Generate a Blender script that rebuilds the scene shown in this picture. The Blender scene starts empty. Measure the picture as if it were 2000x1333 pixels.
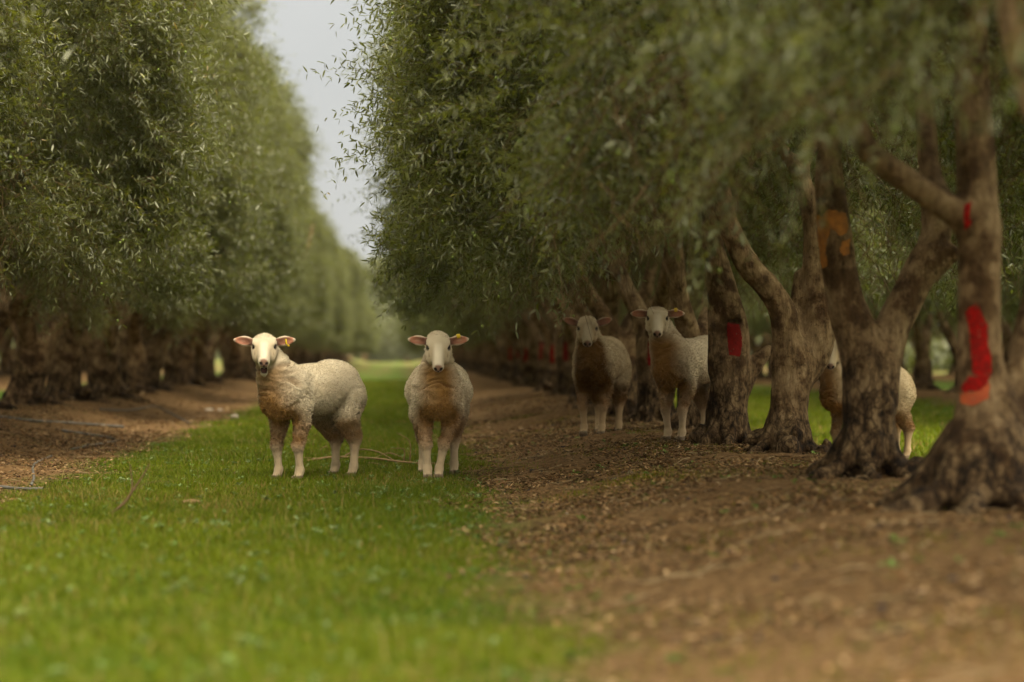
import bpy, math, random
import numpy as np
from mathutils import Vector, Matrix
from mathutils.bvhtree import BVHTree

random.seed(7)
RNG = np.random.default_rng(7)
SC = bpy.context.scene
COL = SC.collection
rad = math.radians

# ------------------------------------------------------------------ camera
CAM_H, LENS = 0.85, 85.0
YAW, PITCH = rad(2.607), rad(0.285)
FPX = 2000 * LENS / 36.0
cam_d = bpy.data.cameras.new("camera")
cam = bpy.data.objects.new("camera", cam_d)
COL.objects.link(cam)
cam.location = (0, 0, CAM_H)
cam.rotation_euler = (rad(90) + PITCH, 0, -YAW)
cam_d.lens, cam_d.sensor_width = LENS, 36.0
cam_d.clip_start, cam_d.clip_end = 0.1, 5000
cam_d.dof.use_dof = True
cam_d.dof.focus_distance = 16.3
cam_d.dof.aperture_fstop = 1.5
SC.camera = cam

_r = np.array([math.cos(YAW), -math.sin(YAW), 0])
_f = np.array([math.sin(YAW) * math.cos(PITCH), math.cos(YAW) * math.cos(PITCH), math.sin(PITCH)])
_u = np.cross(_r, _f)


def pt(px, py, Y):
    """world point seen at photo pixel (px, py) at lane distance Y (survey of the photo)"""
    d = _f + (px - 1000) / FPX * _r + (666.5 - py) / FPX * _u
    return np.array([0, 0, CAM_H]) + d * (Y / d[1])


# ------------------------------------------------------------------ noise
def _hash(ix, iy, iz, seed):
    n = (ix * 374761393 + iy * 668265263 + iz * 2147483647 + seed * 1274126177) & 0xFFFFFFFF
    n = ((n ^ (n >> 13)) * 1274126177) & 0xFFFFFFFF
    n = (n ^ (n >> 16)) * 2246822519 & 0xFFFFFFFF
    return ((n ^ (n >> 15)) & 0xFFFF) / 65535.0


def noise(p, seed=0):
    p = np.asarray(p, dtype=np.float64)
    i = np.floor(p).astype(np.int64)
    f = p - i
    f = f * f * (3 - 2 * f)
    out = 0
    for dx in (0, 1):
        wx = f[..., 0] if dx else 1 - f[..., 0]
        for dy in (0, 1):
            wy = f[..., 1] if dy else 1 - f[..., 1]
            for dz in (0, 1):
                wz = f[..., 2] if dz else 1 - f[..., 2]
                out = out + wx * wy * wz * _hash(i[..., 0] + dx, i[..., 1] + dy, i[..., 2] + dz, seed)
    return out * 2 - 1


def fbm(p, seed=0, oct=3):
    p = np.asarray(p, dtype=np.float64)
    s, a = 0, 1.0
    for k in range(oct):
        s = s + a * noise(p * (2.03 ** k), seed + k)
        a *= .5
    return s / 1.75


def n2(x, y, s, seed=0, oct=3):
    return fbm(np.stack([x * s, y * s, np.zeros_like(x) + .37], -1), seed, oct)


def sstep(a, b, x):
    t = np.clip((x - a) / (b - a), 0, 1)
    return t * t * (3 - 2 * t)


# ------------------------------------------------------------------ mesh helpers
def mk_mesh(name, verts, faces_list, mats, mat_idx=None, smooth=True, attrs=None):
    """faces_list: list of int arrays (n,k)"""
    me = bpy.data.meshes.new(name)
    verts = np.ascontiguousarray(verts, dtype=np.float32)
    faces_list = [np.asarray(f, dtype=np.int32) for f in faces_list if len(f)]
    loops = np.concatenate([f.ravel() for f in faces_list])
    tot = np.concatenate([np.full(len(f), f.shape[1], dtype=np.int32) for f in faces_list])
    start = np.concatenate([[0], np.cumsum(tot)[:-1]]).astype(np.int32)
    me.vertices.add(len(verts))
    me.vertices.foreach_set("co", verts.ravel())
    me.loops.add(len(loops))
    me.loops.foreach_set("vertex_index", loops)
    me.polygons.add(len(tot))
    me.polygons.foreach_set("loop_start", start)
    me.polygons.foreach_set("use_smooth", np.full(len(tot), smooth, dtype=bool))
    for m in mats:
        me.materials.append(m)
    if mat_idx is not None:
        me.polygons.foreach_set("material_index", np.asarray(mat_idx, dtype=np.int32))
    for k, v in (attrs or {}).items():
        v = np.asarray(v, dtype=np.float32)
        if v.ndim == 1:
            me.attributes.new(k, 'FLOAT', 'POINT').data.foreach_set("value", v)
        else:
            if v.shape[1] == 3:
                v = np.concatenate([v, np.ones((len(v), 1), np.float32)], 1)
            me.attributes.new(k, 'FLOAT_COLOR', 'POINT').data.foreach_set("color", np.ascontiguousarray(v).ravel())
    me.update(calc_edges=True)
    return me


def link(name, me, parent=None, loc=None):
    o = bpy.data.objects.new(name, me)
    COL.objects.link(o)
    if parent is not None:
        o.parent = parent
    if loc is not None:
        o.location = loc
    return o


def tag(o, label=None, cat=None, group=None, kind=None):
    if label: o["label"] = label
    if cat: o["category"] = cat
    if group: o["group"] = group
    if kind: o["kind"] = kind
    return o


def thing(name, label, cat, loc=(0, 0, 0), rz=0, group=None):
    o = bpy.data.objects.new(name, None)
    COL.objects.link(o)
    o.empty_display_size = .2
    o.location = loc
    o.rotation_euler = (0, 0, rz)
    return tag(o, label, cat, group)


def vnormals(v, quads):
    a, b, c, d = (v[quads[:, k]] for k in range(4))
    fn = np.cross(c - a, d - b)
    n = np.zeros_like(v)
    for k in range(4):
        np.add.at(n, quads[:, k], fn)
    return n / (np.linalg.norm(n, axis=1, keepdims=True) + 1e-12)


def unit(v):
    v = np.asarray(v, dtype=float)
    return v / (np.linalg.norm(v, axis=-1, keepdims=True) + 1e-12)


# ------------------------------------------------------------------ signed distance modelling
class SDF:
    def __init__(s, lo, hi, h):
        s.lo, s.h = np.array(lo, float), h
        n = np.ceil((np.array(hi) - s.lo) / h).astype(int) + 1
        s.n = n
        s.F = np.full(tuple(n), 1.0, dtype=np.float32)

    def _box(s, lo, hi, pad):
        a = np.clip(np.floor((np.array(lo) - pad - s.lo) / s.h).astype(int), 0, s.n - 1)
        b = np.clip(np.ceil((np.array(hi) + pad - s.lo) / s.h).astype(int) + 1, 1, s.n)
        sl = tuple(slice(a[k], b[k]) for k in range(3))
        ax = [s.lo[k] + s.h * np.arange(a[k], b[k]) for k in range(3)]
        P = np.stack(np.meshgrid(*ax, indexing='ij'), -1)
        return sl, P

    def _put(s, sl, d, k, sub=False):
        A = s.F[sl]
        if sub:
            h = np.maximum(k - np.abs(A + d), 0) / max(k, 1e-6)
            s.F[sl] = np.maximum(A, -d) + h * h * k * .25
        else:
            h = np.maximum(k - np.abs(A - d), 0) / max(k, 1e-6)
            s.F[sl] = np.minimum(A, d) - h * h * k * .25

    def cone(s, a, b, ra, rb, k=.05, sub=False):
        a, b = np.array(a, float), np.array(b, float)
        R = max(ra, rb)
        sl, P = s._box(np.minimum(a, b) - R, np.maximum(a, b) + R, k + .06)
        if P.size == 0: return
        ab = b - a
        t = np.clip(((P - a) @ ab) / (ab @ ab + 1e-9), 0, 1)
        d = np.linalg.norm(P - a - t[..., None] * ab, axis=-1) - (ra + t * (rb - ra))
        s._put(sl, d, k, sub)

    def ell(s, c, r, k=.05, rot=None, sub=False):
        c, r = np.array(c, float), np.array(r, float)
        R = r.max()
        sl, P = s._box(c - R, c + R, k + .06)
        if P.size == 0: return
        Q = P - c
        if rot is not None:
            Q = Q @ np.array(rot).T      # rows of rot: local axes
        k0 = np.linalg.norm(Q / r, axis=-1)
        k1 = np.linalg.norm(Q / (r * r), axis=-1) + 1e-9
        s._put(sl, k0 * (k0 - 1) / k1, k, sub)

    def chain(s, pts, k=.05):
        pts = np.asarray(pts, float)
        R = pts[:, 3].max()
        sl, P = s._box(pts[:, :3].min(0) - R, pts[:, :3].max(0) + R, k + .06)
        D = np.full(P.shape[:3], 9.0)
        for a, b in zip(pts[:-1], pts[1:]):
            ab = b[:3] - a[:3]
            t = np.clip(((P - a[:3]) @ ab) / (ab @ ab + 1e-9), 0, 1)
            D = np.minimum(D, np.linalg.norm(P - a[:3] - t[..., None] * ab, axis=-1) - (a[3] + t * (b[3] - a[3])))
        s._put(sl, D, k)

    def mesh(s):
        F = s.F
        ins = F < 0
        c = np.zeros(tuple(np.array(F.shape) - 1), dtype=np.int8)
        N = F.shape
        offs = [(i, j, k) for i in (0, 1) for j in (0, 1) for k in (0, 1)]
        for (i, j, k) in offs:
            c += ins[i:N[0] - 1 + i, j:N[1] - 1 + j, k:N[2] - 1 + k]
        act = (c > 0) & (c < 8)
        ijk = np.argwhere(act)
        idx = np.full(act.shape, -1, dtype=np.int64)
        idx[act] = np.arange(len(ijk))
        pos = np.zeros((len(ijk), 3)); cnt = np.zeros(len(ijk))
        for a in offs:
            for ax in range(3):
                if a[ax] == 1: continue
                b = list(a); b[ax] = 1
                va = F[ijk[:, 0] + a[0], ijk[:, 1] + a[1], ijk[:, 2] + a[2]].astype(float)
                vb = F[ijk[:, 0] + b[0], ijk[:, 1] + b[1], ijk[:, 2] + b[2]].astype(float)
                m = (va < 0) != (vb < 0)
                t = np.where(m, va / np.where(m, va - vb, 1), 0)
                p = np.array(a, float)[None].repeat(len(ijk), 0)
                p[:, ax] += t
                pos[m] += p[m]; cnt[m] += 1
        V = s.lo + s.h * (ijk + pos / cnt[:, None])
        quads = []
        for ax in range(3):
            s0 = [slice(0, n) for n in N]; s1 = [slice(0, n) for n in N]
            s0[ax] = slice(0, N[ax] - 1); s1[ax] = slice(1, N[ax])
            A, B = ins[tuple(s0)], ins[tuple(s1)]
            e = np.argwhere(A != B)
            o1, o2 = [(1, 2), (2, 0), (0, 1)][ax]
            ok = (e[:, o1] > 0) & (e[:, o2] > 0) & (e[:, o1] < N[o1] - 1) & (e[:, o2] < N[o2] - 1)
            e = e[ok]
            flip = ~A[e[:, 0], e[:, 1], e[:, 2]]
            def cell(d1, d2):
                q = e.copy(); q[:, o1] -= d1; q[:, o2] -= d2
                return idx[q[:, 0], q[:, 1], q[:, 2]]
            Q = np.stack([cell(1, 1), cell(0, 1), cell(0, 0), cell(1, 0)], 1)
            Q[flip] = Q[flip][:, ::-1]
            quads.append(Q)
        return V, np.concatenate(quads)


def spline(pts, n):
    """Catmull-Rom resample of an array of control points (any columns)"""
    p = np.array(pts, float)
    p = np.vstack([2 * p[0] - p[1], p, 2 * p[-1] - p[-2]])
    m = len(p) - 3
    out = []
    for u in np.linspace(0, m - 1e-6, n):
        i = int(u); t = u - i
        a, b, c, d = p[i:i + 4]
        out.append(.5 * (2 * b + (c - a) * t + (2 * a - 5 * b + 4 * c - d) * t * t + (3 * b - a - 3 * c + d) * t ** 3))
    return np.array(out)


def tubes(paths, sides=4):
    """paths: list of (k,4) arrays -> verts, quads (every path one tube)"""
    V, Q, off = [], [], 0
    ang = np.arange(sides) * 2 * math.pi / sides
    for p in paths:
        p = np.asarray(p, float)
        t = unit(np.gradient(p[:, :3], axis=0))
        ref = np.where(np.abs(t[:, 2:3]) > .9, np.array([[1., 0, 0]]), np.array([[0, 0, 1.]]))
        a = unit(np.cross(t, ref)); b = np.cross(t, a)
        ring = p[:, None, :3] + p[:, None, 3:4] * (np.cos(ang)[None, :, None] * a[:, None] + np.sin(ang)[None, :, None] * b[:, None])
        k = len(p)
        V.append(ring.reshape(-1, 3))
        i = np.arange(k - 1)[:, None] * sides + np.arange(sides)[None]
        j = np.arange(k - 1)[:, None] * sides + (np.arange(sides)[None] + 1) % sides
        Q.append(np.stack([i, j, j + sides, i + sides], -1).reshape(-1, 4) + off)
        off += k * sides
    return np.concatenate(V), np.concatenate(Q)


# ------------------------------------------------------------------ ground shape
ROW_X, PERIOD = 2.4, 6.8


def row_offset(X):
    return (X - ROW_X + PERIOD / 2) % PERIOD - PERIOD / 2       # signed distance from the nearest row


def gz(X, Y):
    X = np.asarray(X, float); Y = np.asarray(Y, float)
    d = row_offset(X)
    z = np.where(d < 0, .2 * sstep(-1.95, -.4, d), .2 * sstep(1.45, .25, d))
    z = z * (1 + .18 * n2(X, Y, .45, 3)) + .018 * n2(X, Y, .8, 5)
    return z


def grassy(X, Y):
    """>0 where grass grows"""
    d = np.abs((X + .9 + PERIOD / 2) % PERIOD - PERIOD / 2)
    return 1.38 + .75 * sstep(2.7, 3.2, X) - d + .42 * n2(X, Y, .55, 11) + .30 * n2(X, Y, 2.1, 12)


# ------------------------------------------------------------------ materials
def mat(name):
    m = bpy.data.materials.new(name)
    m.use_nodes = True
    nt = m.node_tree
    nt.nodes.clear()
    out = nt.nodes.new("ShaderNodeOutputMaterial")
    return m, nt, out


class NT:
    def __init__(s, nt): s.nt = nt
    def n(s, t, **kw):
        nd = s.nt.nodes.new(t)
        for k, v in kw.items():
            if k.startswith("in_"):
                nd.inputs[k[3:].replace("_", " ")].default_value = v
            else: setattr(nd, k, v)
        return nd
    def l(s, a, b): s.nt.links.new(a, b)
    def ramp(s, fac, stops):
        r = s.n("ShaderNodeValToRGB")
        e = r.color_ramp.elements
        while len(e) < len(stops): e.new(.5)
        for x, (p, c) in zip(e, stops):
            x.position = p; x.color = (*c, 1)
        s.l(fac, r.inputs[0]); return r.outputs[0]
    def noise(s, scale, detail=4, vec=None, rough=.55):
        t = s.n("ShaderNodeTexNoise"); t.inputs["Scale"].default_value = scale
        t.inputs["Detail"].default_value = detail; t.inputs["Roughness"].default_value = rough
        if vec is not None: s.l(vec, t.inputs["Vector"])
        return t.outputs["Fac"]
    def mix(s, fac, a, b, mode='MIX'):
        m = s.n("ShaderNodeMix", data_type='RGBA', blend_type=mode)
        for sock, v in ((m.inputs[0], fac), (m.inputs[6], a), (m.inputs[7], b)):
            if hasattr(v, "is_linked"): s.l(v, sock)
            elif isinstance(v, tuple): sock.default_value = (*v, 1)
            else: sock.default_value = v
        return m.outputs[2]
    def math(s, op, a, b=0.0, c=0.0):
        m = s.n("ShaderNodeMath", operation=op)
        for i, v in enumerate((a, b, c)):
            if hasattr(v, "is_linked"): s.l(v, m.inputs[i])
            else: m.inputs[i].default_value = v
        return m.outputs[0]
    def bump(s, h, dist, strength=1.0):
        b = s.n("ShaderNodeBump"); b.inputs["Distance"].default_value = dist; b.inputs["Strength"].default_value = strength
        s.l(h, b.inputs["Height"]); return b.outputs[0]


def leaf_material():
    m, nt, out = mat("olive_leaf"); T = NT(nt)
    a = T.n("ShaderNodeAttribute", attribute_name="rnd")
    top = T.ramp(a.outputs["Fac"], [(0, (.016, .018, .003)), (.42, (.038, .043, .010)), (.85, (.090, .100, .034)), (.95, (.17, .17, .010)), (1, (.17, .09, .018))])
    und = T.ramp(a.outputs["Fac"], [(0, (.14, .15, .085)), (.9, (.33, .35, .235)), (1, (.24, .18, .07))])
    g = T.n("ShaderNodeNewGeometry")
    col = T.mix(g.outputs["Backfacing"], top, und)
    p = T.n("ShaderNodeBsdfPrincipled"); p.inputs["Roughness"].default_value = .36
    p.inputs["Specular IOR Level"].default_value = .5
    T.l(col, p.inputs["Base Color"])
    tr = T.n("ShaderNodeBsdfTranslucent"); tr.inputs[0].default_value = (.19, .215, .008, 1)
    ms = T.n("ShaderNodeMixShader"); ms.inputs[0].default_value = .34
    T.l(p.outputs[0], ms.inputs[1]); T.l(tr.outputs[0], ms.inputs[2]); T.l(ms.outputs[0], out.inputs[0])
    return m


def simple(name, col, rough=.7, spec=.3, noise_scale=None, col2=None, bump=None):
    m, nt, out = mat(name); T = NT(nt)
    p = T.n("ShaderNodeBsdfPrincipled"); p.inputs["Roughness"].default_value = rough
    p.inputs["Specular IOR Level"].default_value = spec
    p.inputs["Base Color"].default_value = (*col, 1)
    if noise_scale:
        tc = T.n("ShaderNodeTexCoord")
        n = T.noise(noise_scale, 5, tc.outputs["Object"])
        T.l(T.ramp(n, [(.35, col), (.65, col2 or tuple(c * .6 for c in col))]), p.inputs["Base Color"])
        if bump: T.l(T.bump(n, bump), p.inputs["Normal"])
    T.l(p.outputs[0], out.inputs[0])
    return m


def bark_material():
    m, nt, out = mat("olive_bark"); T = NT(nt)
    tc = T.n("ShaderNodeTexCoord")
    mp = T.n("ShaderNodeMapping"); mp.inputs["Scale"].default_value = (1, 1, .35)
    T.l(tc.outputs["Object"], mp.inputs[0])
    oi = T.n("ShaderNodeObjectInfo")
    big = T.noise(5.5, 5, tc.outputs["Object"], .6)
    mid = T.noise(22, 6, mp.outputs[0], .65)
    fine = T.noise(90, 5, mp.outputs[0], .7)
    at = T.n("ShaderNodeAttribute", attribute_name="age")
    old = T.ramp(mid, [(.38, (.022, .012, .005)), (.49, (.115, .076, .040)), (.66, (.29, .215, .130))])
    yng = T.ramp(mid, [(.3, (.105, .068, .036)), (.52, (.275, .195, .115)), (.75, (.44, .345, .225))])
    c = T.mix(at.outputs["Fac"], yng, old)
    ds = T.n("ShaderNodeVectorMath", operation='MULTIPLY_ADD'); T.l(mp.outputs[0], ds.inputs[0]); ds.inputs[1].default_value = (1, 1, 1)
    nz = T.n("ShaderNodeTexNoise"); nz.inputs["Scale"].default_value = 9; T.l(tc.outputs["Object"], nz.inputs["Vector"])
    sc3 = T.n("ShaderNodeVectorMath", operation='SCALE'); sc3.inputs[3].default_value = .16; T.l(nz.outputs["Color"], sc3.inputs[0]); T.l(sc3.outputs[0], ds.inputs[2])
    vo = T.n("ShaderNodeTexVoronoi", feature='DISTANCE_TO_EDGE'); vo.inputs["Scale"].default_value = 15; T.l(ds.outputs[0], vo.inputs["Vector"])
    crk = T.ramp(vo.outputs["Distance"], [(.0, (.10, .08, .06)), (.05, (.55, .5, .45)), (.13, (1, 1, 1))])
    c = T.mix(T.math('ADD', T.math('MULTIPLY', at.outputs["Fac"], .75), .12), c, T.mix(1.0, c, crk, 'MULTIPLY'))
    blot = T.ramp(big, [(.38, (1.1, 1.1, 1.1)), (.50, (.88, .84, .78)), (.58, (.34, .27, .20)), (.70, (.24, .18, .12))])
    c = T.mix(1.0, c, blot, 'MULTIPLY')
    spots = T.ramp(T.noise(38, 3, tc.outputs["Object"]), [(.60, (1, 1, 1)), (.68, (.45, .40, .34))])
    c = T.mix(.8, c, spots, 'MULTIPLY')
    w = T.ramp(oi.outputs["Random"], [(0, (.8, .76, .72)), (1, (1.08, 1.05, 1.0))])
    c = T.mix(1.0, c, w, 'MULTIPLY')
    p = T.n("ShaderNodeBsdfPrincipled"); p.inputs["Roughness"].default_value = .85
    p.inputs["Specular IOR Level"].default_value = .2
    T.l(c, p.inputs["Base Color"])
    h = T.math('ADD', mid, T.math('MULTIPLY', fine, .5))
    T.l(T.bump(h, .035), p.inputs["Normal"]); T.l(p.outputs[0], out.inputs[0])
    return m


def ground_material():
    m, nt, out = mat("soil_and_turf"); T = NT(nt)
    g = T.n("ShaderNodeNewGeometry"); P = g.outputs["Position"]
    sx = T.n("ShaderNodeSeparateXYZ"); T.l(P, sx.inputs[0])
    d = T.math('PINGPONG', T.math('ADD', sx.outputs[0], .9), 3.4)
    e = T.math('ADD', d, T.math('MULTIPLY', T.math('SUBTRACT', T.noise(.9, 5, P), .5), 1.5))
    msk = T.ramp(e, [(.0, (1, 1, 1)), (1, (0, 0, 0))])
    wd = T.n("ShaderNodeMapRange"); wd.inputs["From Min"].default_value = 2.7; wd.inputs["From Max"].default_value = 3.2; wd.inputs["To Max"].default_value = -.75
    T.l(sx.outputs[0], wd.inputs["Value"]); e = T.math('ADD', e, wd.outputs[0])
    mr = T.n("ShaderNodeMapRange"); mr.inputs["From Min"].default_value = 1.15; mr.inputs["From Max"].default_value = 1.6
    mr.inputs["To Min"].default_value = 1; mr.inputs["To Max"].default_value = 0
    T.l(e, mr.inputs["Value"])
    n1 = T.noise(1.6, 6, P, .6); n3 = T.noise(26, 6, P, .7); n4 = T.noise(110, 4, P, .7)
    soil = T.ramp(n3, [(.32, (.055, .030, .012)), (.5, (.175, .106, .050)), (.68, (.31, .205, .108))])
    soil2 = T.ramp(n3, [(.32, (.075, .039, .014)), (.52, (.190, .110, .047)), (.7, (.285, .18, .085))])
    s = T.mix(n1, soil, soil2)
    s = T.mix(.6, s, T.ramp(n4, [(.35, (.45, .42, .4)), (.6, (1.1, 1.1, 1.1))]), 'MULTIPLY')
    turf = T.ramp(T.noise(8, 6, P, .7), [(.3, (.022, .050, .004)), (.55, (.052, .120, .007)), (.75, (.10, .14, .014))])
    far = T.ramp(T.noise(.35, 4, P), [(.35, (.8, .85, .8)), (.65, (1.25, 1.15, 1.0))])
    turf = T.mix(.7, turf, far, 'MULTIPLY')
    mp = T.n("ShaderNodeMapping"); mp.inputs["Scale"].default_value = (1.6, .09, 1); T.l(P, mp.inputs[0])
    dr = T.n("ShaderNodeMapRange"); dr.inputs["From Min"].default_value = 30; dr.inputs["From Max"].default_value = 110; T.l(sx.outputs[1], dr.inputs["Value"])
    dry = T.math('MULTIPLY', dr.outputs[0], T.ramp(T.noise(1.0, 4, mp.outputs[0]), [(.38, (.15, .15, .15)), (.62, (1, 1, 1))]))
    turf = T.mix(dry, turf, (.105, .085, .030))
    en = T.n("ShaderNodeMapRange"); en.inputs["From Min"].default_value = 95; en.inputs["From Max"].default_value = 135; T.l(sx.outputs[1], en.inputs["Value"])
    c = T.mix(T.math('MAXIMUM', mr.outputs[0], T.math('MULTIPLY', en.outputs[0], .8)), s, turf)
    p = T.n("ShaderNodeBsdfPrincipled"); p.inputs["Roughness"].default_value = .95
    p.inputs["Specular IOR Level"].default_value = .1
    T.l(c, p.inputs["Base Color"])
    h = T.math('ADD', n3, T.math('MULTIPLY', n4, .4))
    T.l(T.bump(h, .03), p.inputs["Normal"]); T.l(p.outputs[0], out.inputs[0])
    return m


def attr_material(name, rough=.8, spec=.2, transl=0.0, tcol=None, bump=None, sheen=0.0):
    m, nt, out = mat(name); T = NT(nt)
    a = T.n("ShaderNodeAttribute", attribute_name="col")
    p = T.n("ShaderNodeBsdfPrincipled"); p.inputs["Roughness"].default_value = rough
    p.inputs["Specular IOR Level"].default_value = spec
    if sheen:
        p.inputs["Sheen Weight"].default_value = sheen
    T.l(a.outputs["Color"], p.inputs["Base Color"])
    if bump:
        tc = T.n("ShaderNodeTexCoord")
        T.l(T.bump(T.noise(bump[0], 4, tc.outputs["Object"]), bump[1]), p.inputs["Normal"])
    if transl:
        tr = T.n("ShaderNodeBsdfTranslucent"); T.l(a.outputs["Color"], tr.inputs[0])
        ms = T.n("ShaderNodeMixShader"); ms.inputs[0].default_value = transl
        T.l(p.outputs[0], ms.inputs[1]); T.l(tr.outputs[0], ms.inputs[2]); T.l(ms.outputs[0], out.inputs[0])
    else:
        T.l(p.outputs[0], out.inputs[0])
    return m


M_LEAF = leaf_material()
M_TWIG = simple("dry_twig", (.135, .088, .045), .85, .15, 20, (.085, .054, .026))
M_FRUIT = simple("green_olive", (.17, .23, .03), .35, .5, 6, (.11, .16, .03))
M_BARK = bark_material()
M_PAINT = simple("red_paint", (.30, .005, .004), .9, .1, 45, (.12, .007, .005))
M_PAINT_DARK = simple("dark_red_paint", (.21, .006, .005), .8, .2, 60, (.13, .005, .004))
M_PAINT_ORANGE = simple("orange_red_paint", (.52, .055, .012), .8, .2, 60, (.38, .03, .008))
M_PAINT_OLD = simple("faded_orange_paint", (.42, .085, .022), .7, .3, 22, (.28, .05, .016))
M_FLAKE = simple("bare_orange_wood", (.33, .135, .030), .85, .15, 24, (.20, .085, .026))
M_GROUND = ground_material()
M_GRASS = attr_material("grass_blade", .55, .25, .3)
M_LITTER = attr_material("litter", .85, .15)
M_SHEEP = attr_material("sheep_skin_and_wool", .9, .1, 0, None, (220, .004), .15)
M_FLEECE = attr_material("fleece", .95, .05, .15)
M_EYE = simple("sheep_eye", (.012, .008, .005), .12, .6)
M_TAG = simple("yellow_plastic", (.72, .52, .02), .4, .4)
M_HOSE_PALE = simple("sun_bleached_pipe", (.135, .13, .12), .65, .3, 9, (.09, .085, .075))
M_HOSE_DARK = simple("dark_pipe", (.055, .052, .048), .5, .4, 9, (.09, .08, .07))
M_STICK = simple("dead_branch", (.25, .165, .085), .85, .15, 30, (.16, .10, .05))
M_STICK_DARK = simple("dark_stick", (.085, .055, .03), .85, .15, 30, (.14, .09, .05))
M_STONE = simple("pale_stone", (.46, .43, .37), .8, .2, 18, (.33, .29, .24))
M_TUFT = attr_material("weed_leaf", .5, .3, .25)

# ------------------------------------------------------------------ ground
def grow(a, b, s0, s1):
    v, s = [a], s0
    while v[-1] < b:
        v.append(v[-1] + s); s = min(s * s1, (b - a))
    return np.array(v)

xs_r = np.concatenate([np.arange(0, 5.2, .05), grow(5.2, 12, .12, 1.04), grow(12.5, 700, .6, 1.25)])
xs = np.concatenate([-np.concatenate([np.arange(0.05, 6, .06), grow(6.1, 14, .15, 1.04), grow(14.5, 700, .6, 1.25)])[::-1], xs_r])
ys = np.concatenate([-grow(-4, 60, 1, 1.5)[::-1] if False else np.array([-60., -30, -15, -8, -3, 0, 1.5, 2.6]), np.arange(3.4, 22, .055), grow(22, 60, .09, 1.02), grow(62, 1600, 2, 1.15)])
GX, GY = np.meshgrid(xs, ys, indexing='ij')
GZ = gz(GX, GY)
near = (GY > 3) & (GY < 60)
soil_m = sstep(.15, -.35, grassy(GX, GY)) * near
GZ = GZ + soil_m * (.016 * n2(GX, GY, 6, 21, 3) + .010 * n2(GX, GY, 17, 22, 2))
GZ = GZ + near * (.028 * sstep(.1, .5, n2(GX, GY, 1.7, 24)) * soil_m)
nx, ny = GX.shape
ii = np.arange(nx * ny).reshape(nx, ny)
gq = np.stack([ii[:-1, :-1], ii[1:, :-1], ii[1:, 1:], ii[:-1, 1:]], -1).reshape(-1, 4)
gv = np.stack([GX, GY, GZ], -1).reshape(-1, 3)
ground = link("ground", mk_mesh("ground", gv, [gq], [M_GROUND]))
tag(ground, "bare brown earth mounds and green lanes of the olive grove", None, None, "structure")


# ------------------------------------------------------------------ grass
def blades(X, Y, h, w, name, colf, seed, label, kind="stuff"):
    r = np.random.default_rng(seed)
    n = len(X)
    Z = gz(X, Y) - .006
    az = r.uniform(0, 2 * math.pi, n)
    lean = r.uniform(.05, .75, n) * h
    la = r.uniform(0, 2 * math.pi, n)
    b = np.stack([X, Y, Z], 1)
    side = np.stack([np.cos(az), np.sin(az), np.zeros(n)], 1) * w[:, None] * .5
    ln = np.stack([np.cos(la), np.sin(la), np.zeros(n)], 1) * lean[:, None]
    up = np.array([0, 0, 1.])
    mid = b + up * (h * .58)[:, None] + ln * .3
    tip = b + up * h[:, None] * (1 - .18 * (lean / h)[:, None]) + ln
    V = np.stack([b - side, b + side, mid + side * .8, mid - side * .8, tip], 1).reshape(-1, 3)
    o = np.arange(n) * 5
    Q = np.stack([o, o + 1, o + 2, o + 3], 1)
    Tt = np.stack([o + 3, o + 2, o + 4], 1)
    c = colf(X, Y, r, n)
    C = np.repeat(c, 5, axis=0).reshape(n, 5, 3)
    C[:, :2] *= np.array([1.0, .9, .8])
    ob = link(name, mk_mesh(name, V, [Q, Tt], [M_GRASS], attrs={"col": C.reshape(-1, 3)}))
    return tag(ob, label, None, None, kind)


def grass_col(X, Y, r, n):
    t = np.clip(.5 + .5 * n2(X, Y, .9, 31) + .25 * n2(X, Y, 4, 32) + r.normal(0, .22, n), 0, 1)[:, None]
    a = np.array([.058, .094, .0015]); b = np.array([.150, .184, .004])
    c = a * (1 - t) + b * t
    yel = (r.random(n) < .07 + .25 * sstep(.0, .5, n2(X, Y, 1.0, 33)))[:, None]
    c = np.where(yel, np.array([.27, .20, .055]) * r.uniform(.6, 1.1, (n, 1)), c)
    return c


GX_, GY_, GH_, GW_ = [], [], [], []
for (y0, y1, dens, hh, ww) in ((4.9, 8, 7000, .050, .0042), (8, 13, 6500, .052, .0044), (13, 19, 5600, .055, .0048), (19, 27, 2600, .055, .0068), (27, 45, 900, .055, .011), (45, 75, 300, .055, .018)):
    x0 = -min(2.9, .166 * y1 + .5)
    A = (y1 - y0) * (1.4 - x0)
    n = int(A * dens)
    X = RNG.uniform(x0, 1.4, n); Y = RNG.uniform(y0, y1, n)
    g = grassy(X, Y) + .18 * n2(X, Y, 5, 37)
    dens_n = .50 + .75 * n2(X, Y, .8, 34) + .35 * n2(X, Y, 2.6, 36)
    keep = (g + RNG.normal(0, .20, n) > .04) & (RNG.random(n) < np.clip(dens_n + .35, .12, 1))
    X, Y = X[keep], Y[keep]
    hs = hh * RNG.uniform(.45, 1.2, len(X)) * (1 + .30 * n2(X, Y, .9, 35) + .55 * n2(X, Y, 3.2, 38)) * np.clip(.45 + grassy(X, Y) * 1.6, .4, 1)
    GX_.append(X); GY_.append(Y); GH_.append(hs); GW_.append(np.full(len(X), ww) * RNG.uniform(.7, 1.4, len(X)))
cat = np.concatenate
blades(cat(GX_), cat(GY_), np.maximum(cat(GH_), .012), cat(GW_), "grass", grass_col, 41, "short bright green grass covering the lane between two olive rows")
n = 420
X = RNG.uniform(-2.2, .7, n); Y = 5.4 + 19 * RNG.random(n)
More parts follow.
